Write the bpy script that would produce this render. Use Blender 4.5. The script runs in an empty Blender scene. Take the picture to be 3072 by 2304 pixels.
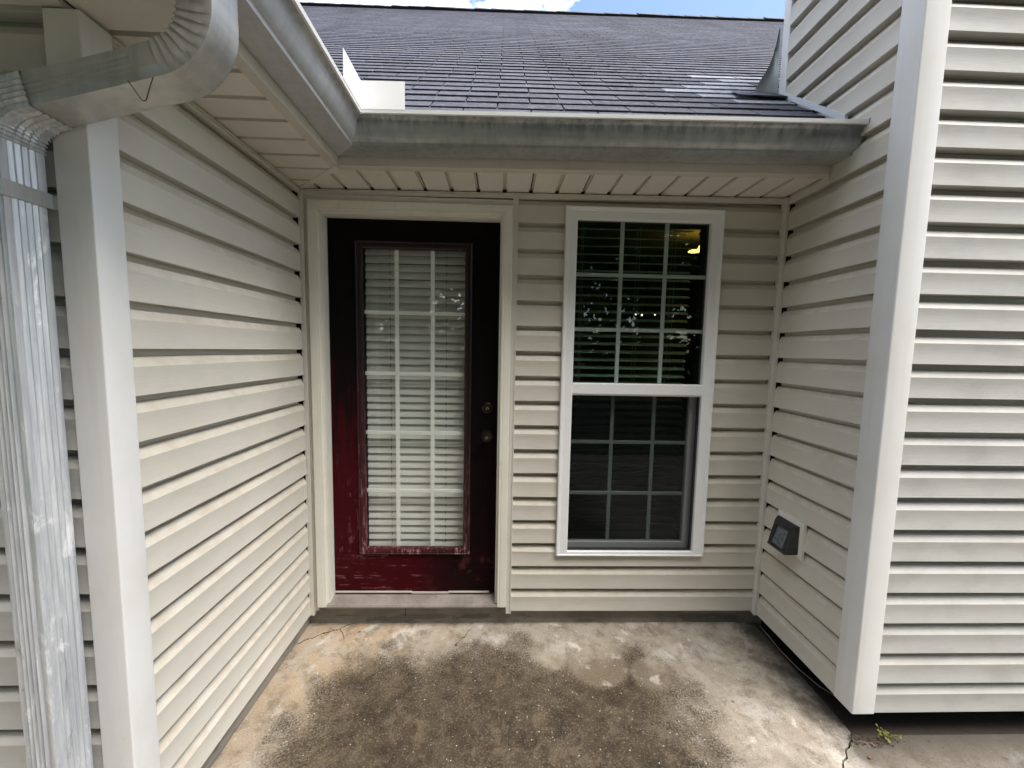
import bpy, math, random
from mathutils import Vector, Matrix
R = math.radians
random.seed(7)
S = bpy.context.scene
COL = S.collection

# ------------------------------------------------------------------ camera
cam = bpy.data.cameras.new('camera'); co = bpy.data.objects.new('camera', cam); COL.objects.link(co)
co.location = (0.9406, -2.0797, 1.5678)
co.rotation_euler = (1.48306, -0.018976, -0.028423)
cam.sensor_fit = 'HORIZONTAL'; cam.sensor_width = 36.0
cam.lens = 1159.2 * 36.0 / 3072.0
cam.clip_start = 0.02; cam.clip_end = 600
S.camera = co

# ------------------------------------------------------------------ sky, sun, exposure
SUN_EL, SUN_AZ = R(62), R(132)          # azimuth measured clockwise from +Y (north); soft light from ahead-right of the wall
w = bpy.data.worlds.new('World'); S.world = w; w.use_nodes = True
wt = w.node_tree; wt.nodes.clear()
def wn(t): return wt.nodes.new(t)
out = wn('ShaderNodeOutputWorld'); bg = wn('ShaderNodeBackground'); sky = wn('ShaderNodeTexSky')
sky.sky_type = 'NISHITA'; sky.sun_disc = False; sky.sun_elevation = SUN_EL; sky.sun_rotation = SUN_AZ
sky.air_density = 1.0; sky.dust_density = 1.0; sky.ozone_density = 0.0
tc = wn('ShaderNodeTexCoord'); mp = wn('ShaderNodeMapping'); nz = wn('ShaderNodeTexNoise'); cr = wn('ShaderNodeValToRGB'); mx = wn('ShaderNodeMix')
mp.inputs['Location'].default_value = (4.85, 2.60, 0.27); mp.inputs['Scale'].default_value = (1, 1, 1.6)
nz.inputs['Scale'].default_value = 2.2; nz.inputs['Detail'].default_value = 7; nz.inputs['Roughness'].default_value = 0.58
cr.color_ramp.elements[0].position = 0.50; cr.color_ramp.elements[1].position = 0.58
mx.data_type = 'RGBA'; mx.inputs[7].default_value = (15.0, 15.2, 15.6, 1)
wt.links.new(tc.outputs['Generated'], mp.inputs[0]); wt.links.new(mp.outputs[0], nz.inputs['Vector'])
wt.links.new(nz.outputs[0], cr.inputs[0]); wt.links.new(cr.outputs[0], mx.inputs[0])
wt.links.new(sky.outputs[0], mx.inputs[6]); wt.links.new(mx.outputs[2], bg.inputs[0]); wt.links.new(bg.outputs[0], out.inputs[0])
bg.inputs[1].default_value = 0.072
sl = bpy.data.lights.new('sun', 'SUN'); so = bpy.data.objects.new('sun', sl); COL.objects.link(so)
sl.energy = 1.8; sl.angle = R(38); sl.color = (1.0, 0.965, 0.91)
sd = Vector((math.sin(SUN_AZ) * math.cos(SUN_EL), math.cos(SUN_AZ) * math.cos(SUN_EL), math.sin(SUN_EL)))
so.rotation_euler = (-sd).to_track_quat('-Z', 'Y').to_euler()
so.location = (2, -6, 9)
S.view_settings.view_transform = 'Standard'; S.view_settings.look = 'None'
S.view_settings.gamma = 1; S.view_settings.use_curve_mapping = False
S.view_settings.exposure = 2.3

# ------------------------------------------------------------------ mesh helpers
WLOC = {}
class MB:
    def __init__(s): s.v = []; s.f = []
    def quad(s, a, b, c, d): n = len(s.v); s.v += [a, b, c, d]; s.f.append((n, n+1, n+2, n+3))
    def poly(s, pts): n = len(s.v); s.v += list(pts); s.f.append(tuple(range(n, n+len(pts))))
    def box(s, x0, x1, y0, y1, z0, z1):
        n = len(s.v)
        s.v += [(x0,y0,z0),(x1,y0,z0),(x1,y1,z0),(x0,y1,z0),(x0,y0,z1),(x1,y0,z1),(x1,y1,z1),(x0,y1,z1)]
        for f in ((0,3,2,1),(4,5,6,7),(0,1,5,4),(1,2,6,5),(2,3,7,6),(3,0,4,7)): s.f.append(tuple(n+i for i in f))
    def bbox(s, x0, x1, y0, y1, z0, z1, b=0.003):           # box whose edges are chamfered
        s.loft([[(x0+b,y0+b,z0),(x1-b,y0+b,z0),(x1-b,y1-b,z0),(x0+b,y1-b,z0)],
                [(x0,y0,z0+b),(x1,y0,z0+b),(x1,y1,z0+b),(x0,y1,z0+b)],
                [(x0,y0,z1-b),(x1,y0,z1-b),(x1,y1,z1-b),(x0,y1,z1-b)],
                [(x0+b,y0+b,z1),(x1-b,y0+b,z1),(x1-b,y1-b,z1),(x0+b,y1-b,z1)]], True, True)
    def loft(s, rings, closed=True, caps=False):
        n = len(s.v); m = len(rings[0])
        for r in rings: s.v += [tuple(p) for p in r]
        for i in range(len(rings)-1):
            for j in range(m if closed else m-1):
                k = (j+1) % m
                s.f.append((n+i*m+j, n+i*m+k, n+(i+1)*m+k, n+(i+1)*m+j))
        if caps:
            s.f.append(tuple(n+j for j in reversed(range(m)))); e = n+(len(rings)-1)*m
            s.f.append(tuple(e+j for j in range(m)))
    def tube(s, path, r, m=8, caps=True):
        P = [Vector(p) for p in path]; rings = []
        for i, p in enumerate(P):
            d = (P[min(i+1, len(P)-1)] - P[max(i-1, 0)]).normalized()
            a = d.orthogonal().normalized() if i == 0 else (pa - d*pa.dot(d)).normalized()
            pa = a; b = d.cross(a)
            rr = r[i] if isinstance(r, (list, tuple)) else r
            rings.append([tuple(p + (a*math.cos(2*math.pi*j/m) + b*math.sin(2*math.pi*j/m))*rr) for j in range(m)])
        s.loft(rings, True, caps)
    def lathe(s, c, ax, prof, m=24):                         # prof: (radius, height) pairs along axis ax
        ax = Vector(ax).normalized(); a = ax.orthogonal().normalized(); b = ax.cross(a); c = Vector(c)
        s.loft([[tuple(c + ax*h + (a*math.cos(2*math.pi*j/m)+b*math.sin(2*math.pi*j/m))*max(r, 1e-5)) for j in range(m)] for r, h in prof], True, True)
    def build(s, name, mat, parent=None, loc=(0,0,0), smooth=False, xf=None, ang=38):
        base = WLOC.get(parent.name, (0,0,0)) if parent else (0,0,0)
        L = Vector(base) + Vector(loc)
        vs = [xf(*p) for p in s.v] if xf else s.v
        vs = [(p[0]-L[0], p[1]-L[1], p[2]-L[2]) for p in vs]
        me = bpy.data.meshes.new(name); me.from_pydata(vs, [], s.f); me.materials.append(mat)
        if smooth:
            me.polygons.foreach_set('use_smooth', [True]*len(me.polygons))
            try: me.set_sharp_from_angle(angle=R(ang))
            except Exception: pass
        me.update()
        o = bpy.data.objects.new(name, me); COL.objects.link(o); o.location = loc
        if parent: o.parent = parent
        WLOC[o.name] = tuple(L)
        return o
def tag(o, label=None, cat=None, group=None, kind=None):
    if label: o['label'] = label
    if cat: o['category'] = cat
    if group: o['group'] = group
    if kind: o['kind'] = kind
    return o
def thing(name, loc, label, cat, group=None):
    o = bpy.data.objects.new(name, None); COL.objects.link(o); o.location = loc
    o.empty_display_size = 0.1; WLOC[o.name] = tuple(loc)
    return tag(o, label, cat, group)
def dup(o, parent, loc, rot=None):
    c = o.copy(); COL.objects.link(c); c.parent = parent; c.location = loc
    if rot: c.rotation_euler = rot
    WLOC[c.name] = tuple(Vector(WLOC.get(parent.name, (0,0,0))) + Vector(loc)) if parent else tuple(loc)
    return c

# ------------------------------------------------------------------ materials
class NT:
    def __init__(s, name):
        s.m = bpy.data.materials.new(name); s.m.use_nodes = True; s.t = s.m.node_tree; s.t.nodes.clear()
        s.o = s.n('ShaderNodeOutputMaterial'); s.p = None
    def n(s, t): return s.t.nodes.new(t)
    def put(s, sock, v):
        if isinstance(v, bpy.types.NodeSocket): s.t.links.new(v, sock)
        elif isinstance(v, (int, float)):
            try: sock.default_value = v
            except TypeError: sock.default_value = (v, v, v, 1) if len(sock.default_value) == 4 else (v, v, v)
        else:
            v = tuple(v); sock.default_value = v + (1,) if len(sock.default_value) == 4 and len(v) == 3 else v
    def math(s, op, a, b=0.0, clamp=False):
        n = s.n('ShaderNodeMath'); n.operation = op; n.use_clamp = clamp; s.put(n.inputs[0], a); s.put(n.inputs[1], b); return n.outputs[0]
    def vmath(s, op, a, b): n = s.n('ShaderNodeVectorMath'); n.operation = op; s.put(n.inputs[0], a); s.put(n.inputs[1], b); return n.outputs[0]
    def pos(s): return s.n('ShaderNodeNewGeometry').outputs['Position']
    def nor(s): return s.n('ShaderNodeNewGeometry').outputs['Normal']
    def xyz(s, v): n = s.n('ShaderNodeSeparateXYZ'); s.put(n.inputs[0], v); return n.outputs
    def vec(s, x, y, z): n = s.n('ShaderNodeCombineXYZ'); s.put(n.inputs[0], x); s.put(n.inputs[1], y); s.put(n.inputs[2], z); return n.outputs[0]
    def noise(s, v, scale=5, det=4, rough=0.55, dist=0.0):
        n = s.n('ShaderNodeTexNoise'); s.put(n.inputs['Vector'], v); s.put(n.inputs['Scale'], scale); s.put(n.inputs['Detail'], det)
        s.put(n.inputs['Roughness'], rough); s.put(n.inputs['Distortion'], dist); return n.outputs[0]
    def voro(s, v, scale=5, out='Distance'):
        n = s.n('ShaderNodeTexVoronoi'); s.put(n.inputs['Vector'], v); s.put(n.inputs['Scale'], scale); return n.outputs[out]
    def mr(s, v, a, b, c=0.0, d=1.0):
        n = s.n('ShaderNodeMapRange'); n.clamp = True; n.interpolation_type = 'SMOOTHSTEP'
        for i, q in enumerate((v, a, b, c, d)): s.put(n.inputs[i], q)
        return n.outputs[0]
    def mix(s, f, a, b, mode='MIX'):
        n = s.n('ShaderNodeMix'); n.data_type = 'RGBA'; n.blend_type = mode
        s.put(n.inputs[0], f); s.put(n.inputs[6], a); s.put(n.inputs[7], b); return n.outputs[2]
    def rnd(s): return s.n('ShaderNodeObjectInfo').outputs['Random']
    def isl(s): return s.n('ShaderNodeNewGeometry').outputs['Random Per Island']
    def bump(s, h, strength=0.3, dist=0.002):
        n = s.n('ShaderNodeBump'); s.put(n.inputs['Height'], h); n.inputs['Strength'].default_value = strength; n.inputs['Distance'].default_value = dist; return n.outputs[0]
    def bsdf(s, col, rough=0.5, metal=0.0, spec=0.5, normal=None):
        p = s.n('ShaderNodeBsdfPrincipled'); s.put(p.inputs['Base Color'], col); s.put(p.inputs['Roughness'], rough)
        s.put(p.inputs['Metallic'], metal); s.put(p.inputs['Specular IOR Level'], spec)
        if normal is not None: s.put(p.inputs['Normal'], normal)
        s.t.links.new(p.outputs[0], s.o.inputs[0]); s.p = p; return s.m

def m_siding(name, axis, base, dirt=0.5, grime=0.12):
    t = NT(name); P = t.pos(); x, y, z = t.xyz(P)
    along = y if axis == 'y' else x
    g = t.noise(t.vec(t.math('MULTIPLY', along, 9), t.math('MULTIPLY', along, 0), t.math('MULTIPLY', z, 260)), 1.0, 5, 0.6)
    blot = t.noise(P, 3.1, 5, 0.6); fine = t.noise(P, 46, 4, 0.6)
    c = t.mix(t.math('MULTIPLY', t.rnd(), 0.5), base, tuple(b*0.93 for b in base))
    c = t.mix(t.mr(blot, 0.42, 0.75, 0, 0.35), c, (base[0]*0.84, base[1]*0.81, base[2]*0.75))
    c = t.mix(t.mr(g, 0.40, 0.66, 0, 0.16), c, (base[0]*0.74, base[1]*0.70, base[2]*0.62))
    c = t.mix(t.math('MULTIPLY', t.mr(t.noise(t.vec(t.math('MULTIPLY', x, 5), t.math('MULTIPLY', y, 5), t.math('MULTIPLY', z, 8)), 1, 5, 0.62), 0.46, 0.68), grime), c, (base[0]*0.62, base[1]*0.615, base[2]*0.61))
    nz_ = t.xyz(t.nor())[2]
    ledge = t.math('MULTIPLY', t.mr(nz_, 0.12, 0.4), t.mr(t.noise(P, 17, 5, 0.65), 0.38, 0.7, 0.1, dirt))
    c = t.mix(ledge, c, (base[0]*0.72, base[1]*0.62, base[2]*0.5))
    c = t.mix(t.mr(fine, 0.66, 0.8, 0, 0.22), c, (base[0]*0.66, base[1]*0.6, base[2]*0.52))
    return t.bsdf(c, t.mr(blot, 0.3, 0.7, 0.42, 0.55), 0, 0.35, t.bump(g, 0.3, 0.0016))
def m_vinyl(name, base, rough=0.42, dirt=0.25, streak=False):
    t = NT(name); P = t.pos(); x, y, z = t.xyz(P)
    n1 = t.noise(P, 4.2, 5, 0.6); n2 = t.noise(P, 60, 3, 0.6)
    sp = t.noise(t.vec(t.math('MULTIPLY', x, 30), t.math('MULTIPLY', y, 30), t.math('MULTIPLY', z, 1.6)), 1, 5, 0.6)
    c = t.mix(t.mr(n1, 0.4, 0.75, 0, dirt), base, (base[0]*0.8, base[1]*0.75, base[2]*0.66))
    c = t.mix(t.mr(sp, 0.5, 0.75, 0, dirt), c, (base[0]*0.82, base[1]*0.79, base[2]*0.72))
    c = t.mix(t.mr(n2, 0.7, 0.78, 0, 0.5*dirt), c, (base[0]*0.5, base[1]*0.42, base[2]*0.32))
    return t.bsdf(c, rough, 0, 0.4, t.bump(t.noise(P, 150, 2), 0.05, 0.001))
SID = (0.580, 0.548, 0.484)
M = {}
M['sid_y'] = m_siding('vinyl_siding_side', 'y', SID, 0.55)
M['sid_x'] = m_siding('vinyl_siding_back', 'x', SID, 0.35)
M['sid_f'] = m_siding('vinyl_siding_front', 'x', (0.465, 0.458, 0.436), 0.3, 0.35)
M['trim'] = m_vinyl('vinyl_trim', (0.585, 0.56, 0.505))
M['post'] = m_vinyl('vinyl_post', (0.68, 0.672, 0.655), 0.4, 0.3)
M['white'] = m_vinyl('white_vinyl', (0.78, 0.785, 0.79), 0.35, 0.08)
M['casing'] = m_vinyl('painted_casing', (0.70, 0.675, 0.60), 0.45, 0.3)
M['soffit'] = m_vinyl('soffit_vinyl', (0.68, 0.645, 0.585), 0.5, 0.2)
M['fascia'] = m_vinyl('fascia_metal', (0.56, 0.53, 0.475), 0.45, 0.3)
M['blind_door'] = m_vinyl('blind_slat_closed', (0.66, 0.66, 0.635), 0.5, 0.05)
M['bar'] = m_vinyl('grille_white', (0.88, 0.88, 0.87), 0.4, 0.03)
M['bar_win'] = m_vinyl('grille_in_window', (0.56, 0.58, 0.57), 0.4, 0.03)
M['blind'] = m_vinyl('blind_slat', (0.74, 0.74, 0.71), 0.5, 0.05)
def m_plain(name, col, rough=0.6, metal=0.0, n=0.2, sc=20):
    t = NT(name); P = t.pos(); a = t.noise(P, sc, 5, 0.6)
    return t.bsdf(t.mix(t.mr(a, 0.35, 0.7, 0, n*2), col, tuple(c*(1-n) for c in col)), rough, metal, 0.4, t.bump(a, 0.1, 0.002))
M['dark'] = m_plain('dark_sheathing', (0.035, 0.032, 0.028), 0.9)
M['void'] = m_plain('dark_soil', (0.028, 0.022, 0.016), 0.95, 0, 0.4, 40)
M['interior'] = m_plain('interior_paint', (0.16, 0.15, 0.13), 0.8)
M['bronze'] = m_plain('bronze_hardware', (0.030, 0.024, 0.018), 0.32, 0.7)
M['steel'] = m_plain('key_cylinder', (0.42, 0.40, 0.34), 0.3, 1.0)
M['wire'] = m_plain('rusty_wire', (0.05, 0.03, 0.022), 0.6, 0.4)
M['cable'] = m_plain('grey_cable', (0.25, 0.25, 0.25), 0.5)
M['flash'] = m_plain('flashing_metal', (0.36, 0.40, 0.40), 0.42, 0.25, 0.25, 14)
M['strip'] = m_vinyl('flashing_strip', (0.62, 0.64, 0.67), 0.35, 0.1)
M['splash'] = m_vinyl('splash_plate', (0.80, 0.80, 0.80), 0.35, 0.12)
M['weather'] = m_plain('sweep_vinyl', (0.55, 0.48, 0.42), 0.5)
M['lid'] = m_plain('vent_hood_metal', (0.05, 0.052, 0.054), 0.42, 0.5, 0.4, 30)
M['flap'] = m_plain('vent_flap', (0.20, 0.225, 0.25), 0.35, 0.4, 0.5, 60)
M['bark'] = m_plain('bark', (0.09, 0.07, 0.05), 0.9, 0, 0.4, 12)
M['leafdry'] = m_plain('dry_leaf', (0.16, 0.075, 0.035), 0.8, 0, 0.4, 90)

def m_gutter(name, base, stain):
    t = NT(name); P = t.pos(); x, y, z = t.xyz(P)
    st = t.noise(t.vec(t.math('MULTIPLY', x, 34), t.math('MULTIPLY', y, 34), t.math('MULTIPLY', z, 2.2)), 1, 6, 0.65)
    bl = t.noise(t.vec(t.math('MULTIPLY', x, 2.4), t.math('MULTIPLY', y, 2.4), t.math('MULTIPLY', z, 9)), 1, 5, 0.6)
    band = t.mr(t.noise(t.vec(t.math('MULTIPLY', x, 1.1), t.math('MULTIPLY', y, 1.1), t.math('MULTIPLY', z, 42)), 1, 3, 0.5), 0.45, 0.65)
    c = t.mix(t.mr(st, 0.36, 0.78, 0, stain), base, (0.135, 0.142, 0.15))
    c = t.mix(t.math('MULTIPLY', t.mr(bl, 0.34, 0.72), stain*0.9), c, (0.12, 0.13, 0.145))
    c = t.mix(t.math('MULTIPLY', t.math('MULTIPLY', t.mr(z, 2.462, 2.492), t.mr(t.math('ADD', st, t.math('MULTIPLY', bl, 0.6)), 0.62, 0.95)), stain*1.3), c, (0.10, 0.11, 0.125))  # upper part of the trough is darker, broken up by the noise
    c = t.mix(t.math('MULTIPLY', band, stain*0.4), c, (0.2, 0.19, 0.165))
    return t.bsdf(c, t.mr(bl, 0.3, 0.7, 0.32, 0.5), 0.25, 0.5, t.bump(st, 0.06, 0.001))
M['gut_back'] = m_gutter('gutter_stained', (0.43, 0.44, 0.445), 0.45)
M['gut_left'] = m_gutter('gutter_cleaner', (0.58, 0.585, 0.60), 0.22)
M['lip'] = m_vinyl('gutter_lip', (0.74, 0.74, 0.74), 0.35, 0.15)
def m_downspout():
    t = NT('downspout_chalky'); P = t.pos(); x, y, z = t.xyz(P)
    st = t.noise(t.vec(t.math('MULTIPLY', x, 60), t.math('MULTIPLY', y, 60), t.math('MULTIPLY', z, 3.2)), 1, 6, 0.7)
    pt = t.noise(t.vec(t.math('MULTIPLY', x, 14), t.math('MULTIPLY', y, 14), t.math('MULTIPLY', z, 5)), 1, 6, 0.7, 0.6)
    fn = t.noise(t.vec(t.math('MULTIPLY', x, 130), t.math('MULTIPLY', y, 130), t.math('MULTIPLY', z, 14)), 1, 4, 0.6)
    c = t.mix(t.mr(st, 0.30, 0.72), (0.37, 0.385, 0.41), (0.62, 0.625, 0.63))
    c = t.mix(t.mr(t.math('ADD', pt, t.math('MULTIPLY', fn, 0.25)), 0.71, 0.82), c, (0.76, 0.76, 0.755))
    c = t.mix(t.math('MULTIPLY', t.mr(pt, 0.40, 0.30, 0, 1), 0.7), c, (0.17, 0.165, 0.16))
    c = t.mix(t.mr(fn, 0.55, 0.72, 0, 0.22), c, (0.24, 0.245, 0.255))
    return t.bsdf(c, 0.38, 0.25, 0.5, t.bump(st, 0.08, 0.001))
M['down'] = m_downspout()
M['elbow'] = m_gutter('elbow_grime', (0.56, 0.55, 0.52), 0.3)
M['elbow'].node_tree.nodes['Principled BSDF'].inputs['Metallic'].default_value = 0.55

def m_shingle(name, c0, c1):
    t = NT(name); P = t.pos()
    gr = t.noise(P, 210, 3, 0.7); x, y, z = t.xyz(P); bl = t.noise(t.vec(t.math('MULTIPLY', x, 2.6), t.math('MULTIPLY', y, 0.35), t.math('MULTIPLY', z, 0.35)), 1.0, 5, 0.6); md = t.noise(P, 26, 4, 0.6)
    c = t.mix(t.isl(), c0, c1); c = t.mix(t.math('MULTIPLY', t.rnd(), 0.6), c, tuple(q*1.2 for q in c1))
    c = t.mix(t.mr(bl, 0.46, 0.7, 0, 0.5), c, tuple(q*0.62 for q in c0))
    c = t.mix(t.mr(gr, 0.42, 0.62, 0, 0.55), c, tuple(q*0.5 for q in c0))
    c = t.mix(t.mr(md, 0.5, 0.7, 0, 0.55), c, tuple(min(1, q*1.5) for q in c1))
    return t.bsdf(c, 0.85, 0, 0.25, t.bump(t.math('ADD', gr, md), 0.8, 0.004))
M['shingle'] = m_shingle('asphalt_shingle', (0.044, 0.046, 0.060), (0.098, 0.101, 0.128))
M['shingle_new'] = m_shingle('new_shingle', (0.22, 0.235, 0.275), (0.28, 0.29, 0.33))
M['deck'] = m_plain('roof_deck', (0.02, 0.02, 0.024), 0.95)

def m_door():
    t = NT('weathered_red_door'); P = t.pos(); x, y, z = t.xyz(P)
    gv = t.noise(t.vec(t.math('MULTIPLY', x, 70), t.math('MULTIPLY', y, 70), t.math('MULTIPLY', z, 4)), 1, 6, 0.65)
    gh = t.noise(t.vec(t.math('MULTIPLY', x, 5), t.math('MULTIPLY', y, 5), t.math('MULTIPLY', z, 80)), 1, 6, 0.65)
    pt = t.noise(P, 5.5, 5, 0.6); pt2 = t.noise(P, 14, 5, 0.65)
    wear_shade = t.mr(t.math('ADD', z, t.math('ADD', t.math('MULTIPLY', t.math('SUBTRACT', gv, 0.5), 2.2), t.math('MULTIPLY', t.math('SUBTRACT', pt, 0.5), 1.6))), 2.0, 0.2)                                        # shade is painted into the black top; paint weathered from the bottom up
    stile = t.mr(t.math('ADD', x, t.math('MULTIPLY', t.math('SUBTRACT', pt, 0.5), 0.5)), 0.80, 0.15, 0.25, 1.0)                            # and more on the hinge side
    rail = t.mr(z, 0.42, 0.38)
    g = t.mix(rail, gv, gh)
    red = t.mr(t.math('ADD', t.math('MULTIPLY', t.math('MULTIPLY', wear_shade, stile), 0.75), t.math('MULTIPLY', pt, 0.5)), 0.38, 0.80)
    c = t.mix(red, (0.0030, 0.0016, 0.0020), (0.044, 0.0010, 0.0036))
    c = t.mix(t.math('MULTIPLY', t.mr(g, 0.5, 0.7), t.math('MULTIPLY', wear_shade, 0.6)), c, (0.028, 0.002, 0.003))
    sc = t.math('MULTIPLY', t.math('MULTIPLY', t.mr(g, 0.52, 0.64), t.mr(pt2, 0.44, 0.60)), t.mr(t.math('MULTIPLY', wear_shade, stile), 0.35, 0.95, 0, 0.6))
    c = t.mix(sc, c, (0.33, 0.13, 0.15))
    br = t.math('MULTIPLY', t.mr(t.noise(P, 9, 4, 0.6), 0.56, 0.64), t.math('MULTIPLY', rail, t.mr(x, 0.5, 0.62, 0, 0.7)))
    c = t.mix(br, c, (0.06, 0.016, 0.012))
    return t.bsdf(c, t.mr(pt, 0.35, 0.7, 0.5, 0.68), 0, 0.10, t.bump(g, 0.12, 0.001))
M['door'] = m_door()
def m_molding():
    t = NT('scuffed_door_molding'); P = t.pos(); x, y, z = t.xyz(P)
    g = t.noise(t.vec(t.math('MULTIPLY', x, 60), t.math('MULTIPLY', y, 60), t.math('MULTIPLY', z, 14)), 1, 6, 0.7)
    wear_shade = t.math('MULTIPLY', t.mr(z, 1.7, 0.3), t.mr(x, 0.8, 0.15, 0.35, 1))  # wear low down, shade painted into the dark top as on the leaf
    lo = t.mr(z, 0.47, 0.43)
    c = t.mix(wear_shade, (0.008, 0.002, 0.003), (0.055, 0.004, 0.008))
    k = t.math('MAXIMUM', t.math('MULTIPLY', wear_shade, 0.8), t.math('MULTIPLY', lo, 0.95))
    c = t.mix(t.math('MULTIPLY', t.mr(g, 0.52, 0.66), k), c, (0.33, 0.17, 0.175))
    return t.bsdf(c, 0.45, 0, 0.4, t.bump(g, 0.2, 0.001))
M['mold'] = m_molding()
def m_thresh():
    t = NT('worn_threshold'); P = t.pos(); x, y, z = t.xyz(P)
    g = t.noise(t.vec(t.math('MULTIPLY', x, 6), t.math('MULTIPLY', y, 160), 0.0), 1, 5, 0.6); b = t.noise(P, 9, 5, 0.65)
    c = t.mix(t.mr(b, 0.38, 0.66), (0.25, 0.222, 0.195), (0.18, 0.157, 0.135))
    c = t.mix(t.mr(t.noise(P, 55, 4, 0.6), 0.6, 0.7, 0, 0.6), c, (0.13, 0.10, 0.08))
    return t.bsdf(c, 0.5, 0.15, 0.4, t.bump(g, 0.2, 0.001))
M['thresh'] = m_thresh()

def m_glass(name, tint, refl=1.0):
    t = NT(name); tr = t.n('ShaderNodeBsdfTransparent'); gl = t.n('ShaderNodeBsdfGlossy'); fr = t.n('ShaderNodeLayerWeight'); ms = t.n('ShaderNodeMixShader')
    t.put(tr.inputs[0], tint); t.put(gl.inputs[0], (1, 1, 1)); gl.inputs['Roughness'].default_value = 0.0; fr.inputs[0].default_value = 0.5
    f5 = t.math('ADD', t.math('MULTIPLY', t.math('POWER', fr.outputs['Facing'], 5.0), 0.95), 0.043)
    t.put(gl.inputs['Normal'], t.bump(t.noise(t.pos(), 2.2, 2), 0.06, 0.01))
    t.put(ms.inputs[0], t.math('MULTIPLY', f5, refl, True)); t.t.links.new(tr.outputs[0], ms.inputs[1]); t.t.links.new(gl.outputs[0], ms.inputs[2])
    t.t.links.new(ms.outputs[0], t.o.inputs[0]); return t.m
M['glass_door'] = m_glass('door_glass', (0.935, 0.945, 0.93), 0.7)
M['glass_win'] = m_glass('window_glass', (0.86, 0.90, 0.885), 0.6)
M['glass_in'] = m_glass('tinted_inner_glass', (0.70, 0.80, 0.73), 0.2)
def m_screen():
    t = NT('insect_screen'); tr = t.n('ShaderNodeBsdfTransparent'); df = t.n('ShaderNodeBsdfDiffuse'); ms = t.n('ShaderNodeMixShader')
    t.put(df.inputs[0], (0.006, 0.008, 0.010)); ms.inputs[0].default_value = 0.50
    t.t.links.new(tr.outputs[0], ms.inputs[1]); t.t.links.new(df.outputs[0], ms.inputs[2]); t.t.links.new(ms.outputs[0], t.o.inputs[0]); return t.m
M['screen'] = m_screen()
def m_emit(name, col, s):
    t = NT(name); e = t.n('ShaderNodeEmission'); t.put(e.inputs[0], col); e.inputs[1].default_value = s; t.t.links.new(e.outputs[0], t.o.inputs[0]); return t.m
M['glow'] = m_emit('lit_lamp_glass', (1.0, 0.50, 0.07), 2.6)
M['bulb'] = m_emit('lit_bulb', (1.0, 0.86, 0.65), 0.8)

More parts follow.
